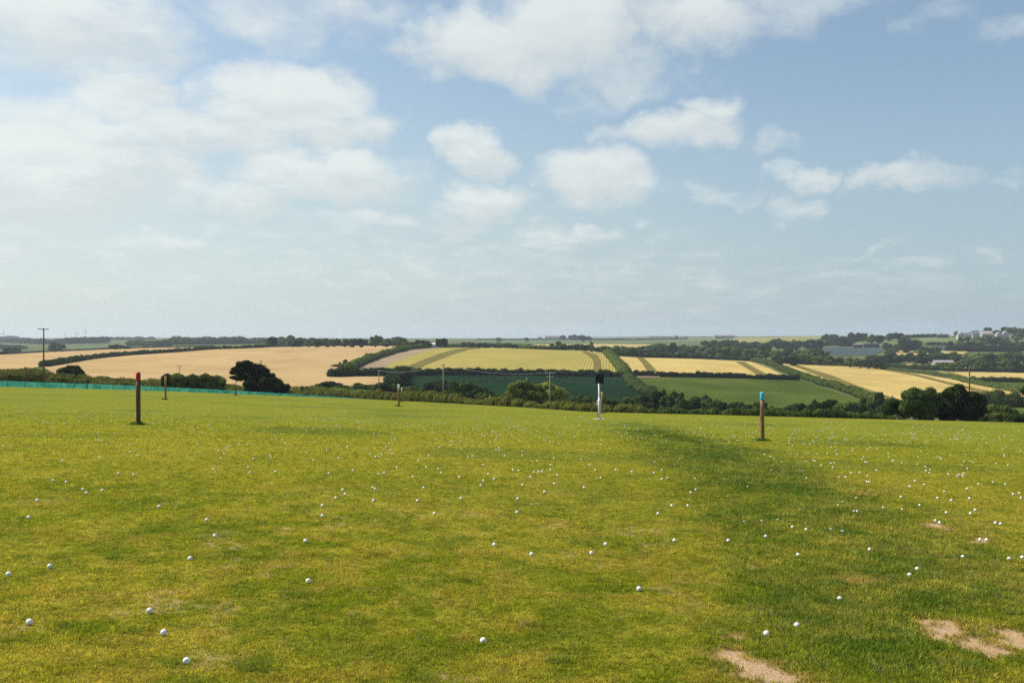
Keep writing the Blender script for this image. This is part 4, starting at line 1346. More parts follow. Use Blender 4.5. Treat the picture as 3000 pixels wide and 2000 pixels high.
K = 260 / 2352.0
tz = lambda X, Y, r_: (640 + X * K, 1030 + Y * K, r_ * K)
px_tree('pine_tree', 188, [tz(560, 340, 95), (tz(700, 330, 100)), tz(830, 340, 100), tz(960, 380, 100), tz(1080, 440, 105), tz(1190, 480, 95), tz(420, 470, 85), tz(550, 470, 110), tz(700, 480, 120), tz(860, 500, 120), tz(1000, 540, 120), tz(1150, 590, 110),
                           tz(1290, 600, 85), tz(1390, 650, 75), tz(400, 560, 70), tz(520, 620, 80), tz(330, 690, 42), tz(430, 690, 62), tz(640, 660, 95), tz(780, 690, 95), tz(930, 680, 120), tz(1080, 720, 120), tz(1230, 740, 110), tz(760, 790, 90), tz(880, 800, 110), tz(1000, 820, 120), tz(820, 880, 70), tz(1150, 850, 120)],
        'leaf_pine', 0.17, 'big dark wind-shaped pine tree leaning over the green net fence', [[(740, None, .34), (738, 1115, .28), (735, 1095, .2), (730, 1075, .1)], [(738, 1110, .16), (715, 1098, .10), (690, 1108, .05)], [(737, 1105, .16), (760, 1090, .1), (785, 1090, .05)], [(738, 1112, .13), (705, 1085, .07)]], core=0.72)
px_tree('evergreen_bush', 186, [tz(900, 850, 110), tz(1040, 850, 120), tz(1180, 830, 130), tz(1320, 800, 130), tz(1430, 760, 95), tz(1500, 730, 60), tz(1530, 840, 110), tz(1640, 920, 95), tz(1740, 960, 90), tz(1810, 1010, 60), tz(1450, 920, 120), tz(1300, 940, 130), tz(1600, 1020, 90),
                                tz(1700, 900, 55), tz(760, 850, 70), tz(1450, 1030, 90), tz(1250, 1030, 90)],
        'leaf_pine', 0.15, 'dark dense bush sloping to the right under the pine tree', cat='bush')
px_tree('dome_bush', 205, [(190, 1088, 14), (205, 1082, 14), (220, 1086, 13), (233, 1093, 10), (200, 1094, 13), (217, 1097, 13), (243, 1100, 7)], 'leaf_blue', 0.16, 'dome-shaped green bush left of the red-topped post', cat='bush')
px_tree('shrub', 182, [(481, 1106, 9), (489, 1104, 10), (497, 1110, 8), (486, 1114, 9)], 'leaf_mid', 0.13, 'small bush right behind the yellow cap of the left post', cat='shrub')
px_tree('shrub', 182, [(507, 1106, 10), (517, 1101, 11), (528, 1108, 12), (536, 1114, 9), (515, 1114, 11)], 'leaf_bush', 0.14, 'round leafy shrub below the small T-shaped pole', cat='shrub')
px_tree('shrub', 183, [(552, 1110, 10), (563, 1106, 10), (576, 1110, 11), (566, 1117, 10), (556, 1118, 9)], 'leaf_bush', 0.14, 'third bush in the row left of the dark pine tree', cat='shrub')
px_tree('shrub', 183, [(590, 1109, 10), (601, 1104, 10), (612, 1110, 10), (602, 1117, 10), (616, 1118, 6)], 'leaf_bush', 0.14, 'fourth bush in the row left of the dark pine tree', cat='shrub')
px_tree('shrub', 184, [(632, 1113, 8), (643, 1111, 10), (652, 1116, 10), (645, 1121, 9)], 'leaf_mid', 0.14, 'last bush of the row, nearest the dark pine tree', cat='shrub')
px_tree('windswept_bush', 205, [(1497, 1150, 12), (1508, 1138, 14), (1522, 1129, 13), (1538, 1125, 13), (1553, 1130, 13), (1565, 1138, 13), (1515, 1152, 15), (1535, 1145, 18), (1553, 1152, 18), (1500, 1164, 13), (1520, 1168, 15), (1545, 1168, 16), (1570, 1158, 16), (1572, 1172, 14)],
        'leaf_bush', 0.16, 'large sunlit windswept bush, left dome of the pair', cat='bush')
px_tree('windswept_bush', 207, [(1580, 1136, 12), (1595, 1131, 12), (1610, 1133, 12), (1625, 1139, 12), (1638, 1147, 12), (1650, 1158, 11), (1660, 1170, 9), (1668, 1180, 7), (1590, 1148, 16), (1610, 1152, 17), (1630, 1160, 15), (1645, 1172, 12), (1600, 1168, 16), (1620, 1175, 14)],
        'leaf_bush', 0.16, 'large windswept bush sloping right behind the double crossarm pole', cat='bush')
K2 = 400 / 2352.0
rz_ = lambda X, Y, r_: (2600 + X * K2, 1040 + Y * K2, r_ * K2)
px_tree('hawthorn_tree', 152, [rz_(330, 700, 90), rz_(420, 660, 90), rz_(530, 670, 95), rz_(640, 700, 100), rz_(740, 720, 90), rz_(380, 820, 120), rz_(520, 820, 140), rz_(670, 840, 140), rz_(420, 950, 130), rz_(580, 970, 140), rz_(720, 980, 130), rz_(600, 1080, 120), rz_(330, 900, 90), rz_(790, 850, 100)],
        'leaf_dark', 0.15, 'dark full tree at the lawn edge, left one below the barley', cat='tree')
px_tree('hawthorn_tree', 154, [rz_(890, 720, 85), rz_(990, 700, 95), rz_(1100, 640, 95), rz_(1200, 610, 85), rz_(1300, 630, 90), rz_(1410, 690, 90), rz_(1520, 740, 90), rz_(1610, 780, 85), rz_(1000, 820, 130), rz_(1150, 780, 150), rz_(1320, 800, 150), rz_(1480, 860, 130), rz_(1600, 880, 80), rz_(960, 960, 140),
                              rz_(1120, 950, 150), rz_(1300, 970, 160), rz_(1460, 990, 140), rz_(1560, 980, 90), rz_(1000, 1080, 100), rz_(1400, 1090, 100)],
        'leaf_dark', 0.15, 'largest dark round tree at the lawn edge below the reddish pole', cat='tree')
px_tree('young_tree', 158, [rz_(60, 820, 90), rz_(20, 880, 100), rz_(100, 930, 90), rz_(200, 870, 80), rz_(240, 960, 80), rz_(150, 1010, 80), rz_(290, 1030, 70), rz_(-40, 960, 90), rz_(40, 1030, 90)], 'leaf_blue', 0.15, 'dusky tree touching the left side of the dark lawn-edge trees', cat='tree')
px_tree('willow_bush', 165, [rz_(1730, 960, 80), rz_(1830, 960, 80), rz_(1940, 930, 85), rz_(2030, 920, 75), rz_(2110, 980, 80), rz_(1680, 1050, 90), rz_(1800, 1060, 95), rz_(1920, 1040, 100), rz_(2040, 1040, 95), rz_(2160, 1060, 80)], 'leaf_pale', 0.14, 'pale green bush right of the large dark tree', cat='bush')
px_tree('willow_bush', 160, [rz_(2150, 1070, 70), rz_(2240, 1070, 70), rz_(2330, 1090, 70), rz_(2400, 1100, 70), rz_(1640, 1120, 70), rz_(1760, 1130, 60)], 'leaf_mid', 0.14, 'low green bush at the right edge of the lawn', cat='bush')
px_tree('edge_tree', 150, [rz_(2330, 600, 40), rz_(2390, 590, 55), rz_(2400, 660, 55), rz_(2420, 730, 55), rz_(2460, 620, 60), rz_(2460, 780, 70), rz_(2460, 880, 70), rz_(2470, 980, 70)], 'leaf_dark', 0.14, 'leafy branches reaching in at the right picture edge', cat='tree', fill=2)

# ------------------------------------------------------------------ range furniture


def marker_post(px, d, py_top, py_base, r_, cap, cap_frac, wood, label, group, lean=0.0):
    x = (px - 1500) / F * d
    g = ground(x, d)
    h = (py_base - py_top) / F * d
    e = empty('marker_post', (x, d, g), label, 'post', group)
    hc = h * cap_frac
    zs = np.linspace(-0.35, h - hc, 7)
    wob = [np.array([lean * max(z, 0) / h + 0.004 * math.sin(z * 5), 0, z]) for z in zs]
    v, f = tube(wob, [r_ * (1 + 0.02 * math.sin(i * 2.1)) for i in range(7)], 20)
    link('shaft', mesh_np('shaft', v, f, MAT[wood], True), e)
    top = lean
    zc = [h - hc - 0.004, h - hc + 0.002, h - r_ * 0.75, h - r_ * 0.35, h - r_ * 0.1, h]
    rc = [r_ * 1.0, r_ * 1.035, r_ * 1.03, r_ * 0.88, r_ * 0.55, r_ * 0.04]
    v, f = tube([np.array([lean, 0, z]) for z in zc], rc, 20)
    link('painted_cap', mesh_np('painted_cap', v, f, MAT[cap], True), e)
    return x, d


G_POST = 'distance marker posts on the lawn'
POSTS = [
    marker_post(405, 35, 1095, 1250, .078, 'cap_red', .165, 'timber_dark', 'dark round wooden post with red painted top, nearest on left', G_POST),
    marker_post(2233, 37, 1143, 1287, .078, 'cap_blue', .165, 'timber', 'brown round wooden post with sky-blue painted top', G_POST),
    marker_post(485, 80, 1100, 1168, .075, 'cap_yellow', .19, 'timber', 'wooden post with yellow top before the green net fence', G_POST),
    marker_post(691, 128, 1121, 1161, .075, 'cap_blue', .22, 'timber_dark', 'small distant post with pale blue top under the pine tree', G_POST),
    marker_post(1168, 82, 1124, 1189, .080, 'cap_white', .20, 'timber', 'taller wooden post with white top, left of the white-topped pair', G_POST),
    marker_post(1177, 120, 1137, 1178, .075, 'cap_white', .20, 'timber', 'smaller white-topped post close behind the taller one', G_POST),
    marker_post(1764, 84, 1146, 1208, .085, 'cap_yellow', .20, 'timber', 'wooden post with yellow top just behind the sign pole', G_POST),
    marker_post(1482, 122, 1153, 1191, .075, 'cap_red', .20, 'timber', 'far wooden post with red top beside the windswept bush', G_POST),
    marker_post(1435, 124, 1160, 1189, .070, 'cap_yellow', .20, 'timber', 'far short post with yellowish top before the boundary hedge', G_POST),
]


def sign_post():
    d = 60.0
    x = (1755.5 - 1500) / F * d
    g = ground(x, d)
    s = d / F
    e = empty('tracking_sign', (x, d, g), 'tall white pole with square black panel on a concrete pad', 'sign')
    H = (1222 - 1117) * s
    def part(nm, vf, mt, par=e, smooth=False):
        return link(nm, mesh_np(nm, vf[0], vf[1], MAT[mt], smooth), par)
    part('concrete_pad', box(-0.40, 0.34, -0.30, 0.30, -0.12, 0.02), 'concrete')
    part('lower_pole', tube([(0, 0, 0.04), (0, 0, 0.9), (0, 0, 1.32)], [.073, .073, .073], 20), 'whitemetal', e, True)
    part('upper_pole', tube([(0, 0, 1.30), (0, 0, 1.38), (-0.015, 0, H + 0.25)], [.073, .056, .052], 20), 'whitemetal', e, True)
    part('flange', tube([(0, 0, 0.03), (0, 0, 0.07)], [.12, .12], 20), 'galv', e, True)
    b0 = (1222 - 1183) * s
    b1 = (1222 - 1167) * s
    cb = part('control_box', box(-0.135, 0.135, 0.055, 0.20, b0, b1), 'galv')
    part('box_lid', box(-0.125, 0.125, 0.20, 0.212, b0 + .01, b1 - .01), 'whitemetal', cb)
    part('strap', tube([(0, -0.0, b0 + 0.06), (0, 0.0, b0 + 0.09)], [.079, .079], 20), 'galv', cb, True)
    part('strap', tube([(0, -0.0, b1 - 0.09), (0, 0.0, b1 - 0.06)], [.079, .079], 20), 'galv', cb, True)
    p0 = (1222 - 1117) * s
    p1 = (1222 - 1091) * s
    pn = part('panel', box(-0.235, 0.255, -0.125, -0.065, p0, p1), 'panel')
    part('panel_frame', join([box(-0.243, -0.2352, -0.13, -0.06, p0, p1), box(0.2552, 0.263, -0.13, -0.06, p0, p1), box(-0.243, 0.263, -0.13, -0.06, p1 + .0002, p1 + .009), box(-0.243, 0.263, -0.13, -0.06, p0 - .009, p0 - .0002)]), 'cable', pn)
    part('bracket', box(-0.07, 0.05, -0.0645, 0.03, p0 + 0.12, p0 + 0.4), 'galv', pn)
    # blurred blue badge (an oval with a bar) and the thin line of print
    th = np.linspace(0, 2 * np.pi, 24, endpoint=False)
    ov = np.column_stack([0.145 + 0.052 * np.cos(th), np.full(24, -0.1285), p1 - 0.085 + 0.030 * np.sin(th)])
    ov2 = ov.copy()
    ov2[:, 1] = -0.1252
    vv = np.concatenate([ov, ov2, [[0.145, -0.1285, p1 - 0.085]]])
    i = np.arange(24)
    link('badge', mesh_np('badge', vv, [np.stack([i, (i + 1) % 24, 24 + (i + 1) % 24, 24 + i], 1), np.stack([(i + 1) % 24, i, np.full(24, 48)], 1)], MAT['blue_mark']), pn)
    xx = -0.19
    segs = []
    for wdt in (.02, .014, .024, .018, .012, .03, .02, .016, .026, .014):
        segs.append(box(xx, xx + wdt, -0.1285, -0.1252, p0 + 0.072, p0 + 0.088))
        xx += wdt + 0.006
    part('print_line', join(segs), 'grey_mark', pn)
    part('cable', tube([(-0.085, -0.05, 0.05), (-0.085, -0.03, 0.25), (-0.078, 0.0, 0.42), (-0.072, 0.05, b0 + .02)], [.022, .02, .016, .012], 8), 'cable', e, True)


sign_post()


def net_fence():
    pxs = [-75, -38, -8] + [X / 3.0947 for X in (70, 222, 336, 445, 552, 670, 793, 907, 1022, 1130, 1232, 1322, 1428, 1535, 1630, 1720, 1810, 1890, 1965, 2048, 2130, 2190, 2250)]
    pxs += [754, 775, 797, 820, 844, 869, 887, 929, 970, 1008, 1048, 1085, 1122, 1160, 1200, 1240, 1280, 1320, 1360]
    dd = np.interp(pxs, [0, 700, 1000, 1360], [146, 172, 186, 196])
    hh = np.interp(pxs, [0, 300, 600, 900, 1360], [0.92, 0.86, 0.66, 0.50, 0.30])
    P = [at_depth(p, q) for p, q in zip(pxs, dd)]
    e = empty('net_fence', P[0], 'low teal net fence along the left edge of the lawn', 'fence')
    b = P[0]
    for i, (p, h) in enumerate(zip(P, hh)):
        v, f = tube([p - b + np.array([0, 0, -0.2]), p - b + np.array([rng.normal() * .01, 0, h + 0.06])], [.036, .034], 8)
        link('fence_post', mesh_np('fence_post', v, f, MAT['timber_dark'], True), e)
    for i in range(len(P) - 1):
        n = 7
        t = np.linspace(0.0, 1.0, n)
        lo = P[i] + (P[i + 1] - P[i]) * t[:, None] - b
        gx, gy = lo[:, 0] + b[0], lo[:, 1] + b[1]
        lo[:, 2] = height(gx, gy) - b[2]
        hi = lo.copy()
        sag = 0.05 * np.sin(np.pi * t) * rng.uniform(0.3, 1.2)
        hi[:, 2] += hh[i] + (hh[i + 1] - hh[i]) * t - sag
        md = (lo + hi) / 2
        md[:, 1] += 0.05 * np.sin(np.pi * t) * rng.uniform(-1, 1)
        lo[:, 2] += 0.03
        v = np.concatenate([lo, md, hi])
        v[:, 1] -= 0.03
        v2 = v.copy()
        k = np.arange(n - 1)
        f = np.concatenate([np.stack([k, k + 1, k + n + 1, k + n], 1), np.stack([k + n, k + n + 1, k + 2 * n + 1, k + 2 * n], 1)])
        link('net_panel', mesh_np('net_panel', v2, f, MAT['net'], True), e)


net_fence()


def insulators(par, xs, z, y=0.0, s=1.0):
    for x in xs:
        v, f = tube([(x, y, z), (x, y, z + .06 * s), (x, y, z + .09 * s), (x, y, z + .16 * s), (x, y, z + .19 * s)], [.02 * s, .055 * s, .04 * s, .05 * s, .015 * s], 10)
        link('insulator', mesh_np('insulator', v, f, MAT['porcelain'], True), par)


def power_pole(px, d, py_top, mat, label, arms=(), rad=0.13, rz=0.0, pale=False):
    x = (px - 1500) / F * d
    g = ground(x, d)
    h = z_of(py_top, d) - g
    e = empty('power_pole', (x, d, g), label, 'pole', 'timber power poles', rz)
    v, f = tube([(0, 0, -0.5), (0, 0, h * .5), (0, 0, h)], [rad, rad * .86, rad * .7], 14)
    link('pole', mesh_np('pole', v, f, MAT[mat], True), e)
    for (dz, w, ins) in arms:
        v, f = box(-w / 2, w / 2, -rad - .10, -rad + 0.02, h - dz - .06, h - dz + .06)
        a = link('crossarm', mesh_np('crossarm', v, f, MAT['pole_grey' if not pale else 'galv']), e)
        insulators(a, [w / 2 * q for q in ins], h - dz + .06, -rad - .04)
    return np.array([x, d, g + h])


power_pole(128, 158, 962, 'pole_wood', 'tall wooden power pole with one crossarm behind the left fence', [(0.12, 1.75, (-.92, 0.0, .92))], 0.13)
t2 = power_pole(1299, 212, 1067, 'pole_grey', 'slim pale power pole standing over the dark green field corner', [(0.15, 1.0, (-.9, .9))], 0.16)
t3 = power_pole(1611, 200, 1091, 'pole_grey', 'grey power pole with two white crossarms beside the windswept bush', [(0.12, 2.2, (-.75, 0.0, .8)), (0.85, 1.3, (-.85, .85))], 0.13, pale=True)
t4 = power_pole(1110, 285, 1084, 'pole_grey', 'thin grey pole before the strip of wheat in the valley', [(0.1, .9, (-.9, .9))], 0.15)
power_pole(526, 300, 1072, 'pole_wood', 'small T-shaped pole standing against the big wheat field', [(0.12, 1.7, (-.92, .92))], 0.11)
power_pole(765, 300, 1056, 'pole_wood', 'short dark pole top showing over the pine tree', [(0.12, 1.2, (-.9, .9))], 0.15)
power_pole(2840, 166, 1076, 'pole_wood', 'reddish-brown power pole rising behind the large dark tree', [(0.15, 1.5, (-.9, 0, .9))], 0.15)


def wire(a, b, sag, label):
    t = np.linspace(0, 1, 24)
    p = a + (b - a) * t[:, None]
    p[:, 2] -= sag * 4 * t * (1 - t)
    v, f = tube(p - a, 0.012, 5)
    o = link('overhead_wire', mesh_np('overhead_wire', v, f, MAT['cap_white'], True), None, a)
    tag(o, label, 'wire', 'overhead wires')


wire(t3 + np.array([-0.8, -.15, -0.05]), t2 + np.array([0.4, -.15, -.1]), 0.9, 'thin overhead wire from the double crossarm pole to the pale pole')
wire(t2 + np.array([-0.4, -.15, -.1]), t4 + np.array([0.3, -.15, -.1]), 1.0, 'thin overhead wire from the pale pole to the valley pole')

# rail fence seen between the trees
b = at_depth(2657, 138)
e = empty('rail_fence', b, 'short low pale rail fence under the dark lawn-edge trees', 'fence')
hw = 30 / F * 138
zt = z_of(1224.5, 138) - b[2]
for q in (-1, 0, 1):
    v, f = box(q * hw - .04, q * hw + .04, -.04, .04, -.3, zt + .05 - q * .07)
    link('post', mesh_np('post', v, f, MAT['pole_grey']), e)
for dz in (0.0, 0.22, 0.44):
    v, f = box(-hw, hw, -.075, -.042, zt - dz - .035, zt - dz + .015)
    v[:, 2] -= 0.0 + (v[:, 0] / hw) * 0.07
    link('rail', mesh_np('rail', v, f, MAT['pole_grey']), e)
# pale upright mark in the dark green field
b = hit(1543, 1113)
sc_ = b[1] / F
v, f = tube([(0, 0, -.1), (0, 0, 5 * sc_), (0, 0, 6 * sc_)], [1.3 * sc_, 1.1 * sc_, .3 * sc_], 10)
o = link('field_marker', mesh_np('field_marker', v, f, MAT['cap_white'], True), None, b)
tag(o, 'small white upright marker standing in the dark green field', 'marker')

# ------------------------------------------------------------------ far buildings


def house(px0, px1, py_eave, py_ridge, d, wall, roof, label, cat='house', wins=3, axis='x', depthf=0.7, group=None, name='house', hip=0.0, base=None):
    pc = (px0 + px1) / 2
    x = (pc - 1500) / F * d
    g = ground(x, d)
    if base is not None:
        g = min(g, z_of(base, d))
    W = (px1 - px0) / F * d / 2
    D = W * depthf
    if base is not None:
        py_eave = py_eave + 0.42 * (base - py_eave)
        py_ridge += 2.0
    he = z_of(py_eave, d) - g
    hr = z_of(py_ridge, d) - g
    he = max(he, 1.5)
    hr = max(hr, he + 0.6)
    e = empty(name, (x, d + D, g), label, cat, group, rz=random.uniform(-.12, .12))
    v, f = box(-W, W, -D, D, -1.5, he)
    link('wall', mesh_np('wall', v, f, MAT[wall]), e)
    ov = 0.35
    if axis == 'x':
        hx = W * hip
        vv = np.array([[-W - ov, -D - ov, he - .1], [W + ov, -D - ov, he - .1], [W + ov, D + ov, he - .1], [-W - ov, D + ov, he - .1], [-W - ov + hx, 0, hr], [W + ov - hx, 0, hr]])
    else:
        hy = D * hip
        vv = np.array([[-W - ov, -D - ov, he - .1], [W + ov, -D - ov, he - .1], [W + ov, D + ov, he - .1], [-W - ov, D + ov, he - .1], [0, -D - ov + hy, hr], [0, D + ov - hy, hr]])
    if axis == 'x':
        q = np.array([[0, 1, 5, 4], [2, 3, 4, 5], [3, 2, 1, 0]])
        t_ = np.array([[3, 0, 4], [1, 2, 5]])
    else:
        q = np.array([[1, 2, 5, 4], [3, 0, 4, 5], [3, 2, 1, 0]])
        t_ = np.array([[0, 1, 4], [2, 3, 5]])
    rf = link('roof', mesh_np('roof', vv, [q, t_], MAT[roof]), e)
    if axis == 'y' and hip == 0:
        gv = np.array([[-W, -D - ov - .03, he - .1], [W, -D - ov - .03, he - .1], [0, -D - ov - .03, hr - .35], [-W, -D - ov - .01, he - .1], [W, -D - ov - .01, he - .1], [0, -D - ov - .01, hr - .35]])
        link('gable', mesh_np('gable', gv, np.array([[0, 1, 2], [5, 4, 3]]), MAT[wall]), e)
    if cat == 'house':
        v, f = box(W * .45, W * .45 + .9, -.45, .45, hr - 1.2, hr + 1.0)
        link('chimney', mesh_np('chimney', v, f, MAT['red_roof']), rf)
    for row in range(2 if he > 4.5 else 1):
        for i in range(wins):
            cx = -W + (i + .5) * 2 * W / wins
            zw = he - 1.6 - row * 2.7
            v, f = box(cx - .75, cx + .75, -D - .02, -D + .08, zw - .8, zw + .7)
            wd = link('window', mesh_np('window', v, f, MAT['cap_white']), e)
            v, f = box(cx - .62, cx + .62, -D - .035, -D - .021, zw - .67, zw + .57)
            link('pane', mesh_np('pane', v, f, MAT['glass']), wd)
    return e


K3 = 320 / 2352.0
hx = lambda X: 2680 + X * K3
hy = lambda Y: 940 + Y * K3
house(hx(935), hx(1090), hy(275), hy(230), 1780, 'render_wall', 'slate', 'white house at the left end of the hilltop row', wins=2, axis='y', base=hy(335))
house(hx(1095), hx(1230), hy(280), hy(232), 1790, 'grey_wall', 'slate', 'low grey house second in the hilltop row', wins=3, base=hy(330))
house(hx(1240), hx(1400), hy(250), hy(190), 1800, 'render_wall', 'slate', 'pale two-storey house with dark roof, third in hilltop row', wins=3, base=hy(325))
house(hx(1475), hx(1700), hy(255), hy(197), 1800, 'render_wall', 'tin', 'wide pale house below the dark round hilltop tree', wins=3, hip=.35, base=hy(300))
house(hx(1760), hx(1880), hy(265), hy(230), 1790, 'render_wall', 'tin', 'small white house beside the largest hilltop house', wins=2, axis='y', base=hy(310))
house(hx(1885), hx(2055), hy(270), hy(198), 1800, 'render_wall', 'slate', 'largest white hilltop house with a steep front gable', wins=3, axis='y', base=hy(360))
house(hx(2060), hx(2125), hy(285), hy(250), 1785, 'render_wall', 'red_roof', 'little house at the right end of the hilltop row', wins=1, base=hy(345))
house(hx(490), hx(735), hy(282), hy(262), 1900, 'dark_wall', 'slate', 'long dark low building on the skyline left of the houses', cat='building', wins=3, depthf=.3, name='farm_building', base=hy(310))
house(*C4(1645, 0)[:1], *C4(1792, 0)[:1], C4(0, 385)[1], C4(0, 369)[1], 985, 'tin', 'tin', 'pinkish tin-roofed barn before the wood at right', cat='barn', wins=0, depthf=.45, name='barn')
house(*C4(1070, 0)[:1], *C4(1195, 0)[:1], C4(0, 240)[1], C4(0, 233)[1], 1600, 'dark_wall', 'dark_wall', 'long dark shed above the blue-grey field', cat='shed', wins=0, depthf=.25, name='shed')
house(*C4(990, 0)[:1], *C4(1066, 0)[:1], C4(0, 242)[1], C4(0, 237)[1], 1610, 'dark_wall', 'tin', 'smaller low shed left of the long dark shed', cat='shed', wins=0, depthf=.25, name='shed')
house(*C3(2150, 0)[:1], *C3(2320, 0)[:1], C3(0, 200)[1], C3(0, 189)[1], 3300, 'red_roof', 'red_roof', 'long reddish farm shed alone on the horizon', cat='shed', wins=0, depthf=.3, name='shed')
house(*C3(610, 0)[:1], *C3(765, 0)[:1], C3(0, 207)[1], C3(0, 196)[1], 3300, 'grey_wall', 'red_roof', 'long reddish farmhouse range on the middle horizon', cat='farmhouse', wins=4, depthf=.3, name='farmhouse')
house(*C3(540, 0)[:1], *C3(582, 0)[:1], C3(0, 212)[1], C3(0, 203)[1], 3300, 'grey_wall', 'red_roof', 'tiny farm cottage left of the farmhouse on the horizon', cat='cottage', wins=1, name='cottage')
house(*C2(1750, 0)[:1], *C2(1850, 0)[:1], C2(0, 272)[1], C2(0, 262)[1], 1080, 'grey_wall', 'cap_white', 'white-roofed shed behind the crest of the stubble strip', cat='shed', wins=0, depthf=.5, name='shed')
house(*C2(1620, 0)[:1], *C2(1692, 0)[:1], C2(0, 276)[1], C2(0, 266)[1], 1080, 'grey_wall', 'cap_white', 'smaller pale-roofed shed left of the white-roofed shed', cat='shed', wins=0, depthf=.5, name='shed')
tree_row(C3, 3350, [(770, 190, 60), (840, 192, 60), (880, 186, 70), (950, 190, 80), (1000, 200, 60), (190, 212, 60), (440, 212, 50), (2310, 188, 30), (1800, 196, 30)], ['round'], ['leaf_blue'], 'tree', 'tiny tree on the middle horizon, {n} from left', 'horizon trees')


def turbine(px, py_hub, py_base, d, rot, label, blades=True):
    x = (px - 1500) / F * d
    z0 = z_of(py_base, d) - 6
    h = z_of(py_hub, d) - z0
    e = empty('wind_turbine', (x, d, z0), label, 'wind turbine', 'wind turbines on the left horizon')
    v, f = tube([(0, 0, 0), (0, 0, h)], [1.0, .6], 12)
    link('tower', mesh_np('tower', v, f, MAT['whitemetal'], True), e)
    v, f = tube([(0, -2.4, h), (0, -1.5, h), (0, 2.2, h)], [.4, 1.1, .9], 10)
    nac = link('nacelle', mesh_np('nacelle', v, f, MAT['whitemetal'], True), e)
    L = h * 0.52
    for k in range(3):
        a = rot + k * 2 * math.pi / 3
        dx, dz = math.sin(a), math.cos(a)
        nx, nz = dz, -dx
        pts = [(dx * t_ * L + nx * w_, -2.6 + o_, h + dz * t_ * L + nz * w_) for t_, w0 in ((0, .5), (.2, 1.2), (1.0, .25)) for (w_, o_) in ((-w0, 0), (w0, 0), (0, .35))]
        fq = []
        for j in (0, 3):
            fq += [[j, j + 1, j + 4, j + 3], [j + 1, j + 2, j + 5, j + 4], [j + 2, j, j + 3, j + 5]]
        link('blade', mesh_np('blade', np.array(pts), [np.array(fq), np.array([[6, 7, 8]])], MAT['whitemetal']), nac)


turbine(191, 979, 990, 4300, 0.75, 'hazy wind turbine just right of the tall left pole')
turbine(224.5, 976, 990, 4300, 0.1, 'hazy wind turbine second right of the tall left pole')
turbine(250.5, 971, 989, 4300, 0.0, 'tallest hazy wind turbine on the left horizon')
turbine(11, 976, 992, 4300, 0.4, 'hazy wind turbine at the left picture edge')

# ------------------------------------------------------------------ golf balls
BA = [(52, 895), (305, 847), (180, 1187), (916, 1118), (1003, 1251), (1143, 1424), (1165, 800), (1317, 662), (1888, 937), (1871, 694), (1975, 541), (1975, 478), (1267, 565), (974, 484), (176, 550), (228, 446), (530, 401), (507, 380), (626, 385), (406, 334), (326, 325), (818, 291), (727, 283), (611, 187), (384, 205), (843, 174), (799, 150), (796, 108), (652, 105), (605, 78), (701, 39), (597, 37), (304, 43), (223, 43), (21, 61), (21, 112), (1212, 105), (1308, 257), (1522, 244), (1531, 276), (1686, 272), (1350, 190), (1373, 161), (1339, 142), (1385, 127), (1398, 118), (1465, 104), (1519, 104), (1553, 194), (1657, 173), (1661, 189), (1553, 28), (1667, 71), (1684, 54), (1720, 43), (1730, 79), (1748, 99), (1925, 91), (1880, 155), (1921, 203), (2002, 139), (2015, 283), (2058, 431), (2073, 113), (2075, 190), (1188, 20), (1298, 17), (1268, 44), (496, 75), (1926, 10), (2008, 16)]
BB = [(815, 1317), (1709, 1021), (1092, 824), (878, 770), (1436, 818), (1518, 767), (1913, 745), (1898, 547), (1819, 592), (1009, 585), (535, 592), (437, 519), (185, 518), (687, 505), (1013, 508), (1167, 469), (1395, 443), (1224, 422), (1039, 430), (801, 432), (473, 444), (193, 452), (181, 443), (22, 482), (8, 456), (816, 404), (877, 394), (844, 366), (677, 383), (410, 383), (215, 367), (247, 361), (66, 345), (321, 329), (487, 328), (556, 336), (575, 359), (441, 291), (503, 261), (814, 315), (986, 343), (1019, 348), (1086, 383), (1106, 356), (1133, 353), (1152, 353), (1202, 342), (1240, 372), (1202, 315), (1095, 295), (1126, 292), (1040, 262), (1039, 238), (940, 262), (890, 232), (906, 232), (903, 217), (753, 262), (729, 270), (1220, 275), (1377, 283), (1424, 314), (1458, 343), (1490, 389), (1450, 240), (1577, 342), (1669, 353), (1799, 299), (1837, 276), (1851, 288), (1842, 345), (1796, 360), (1841, 395), (1874, 389), (1915, 281), (1940, 281), (168, 253), (197, 267), (215, 267), (232, 254), (245, 226), (297, 248), (283, 230), (258, 210), (275, 191), (185, 182), (145, 219), (36, 208), (34, 219), (293, 134), (310, 168), (305, 160), (287, 160), (366, 152), (405, 135), (516, 188), (549, 162), (523, 128), (568, 210), (625, 178), (637, 180), (630, 203), (651, 150), (685, 178), (721, 170), (693, 154), (759, 203), (687, 222), (824, 151), (889, 168), (856, 186), (865, 138), (1026, 177), (1142, 153), (1164, 170), (1171, 172), (1198, 181), (1219, 181), (1251, 192), (1262, 146), (1180, 152), (1250, 130), (1088, 130), (989, 118), (934, 115), (960, 118), (1491, 199), (1543, 220), (1700, 171), (1869, 172), (1836, 150), (1298, 98), (1010, 96), (788, 119), (845, 98), (681, 92), (634, 104), (372, 76), (469, 106), (188, 133), (103, 104), (68, 124), (91, 67), (18, 48), (294, 60)]
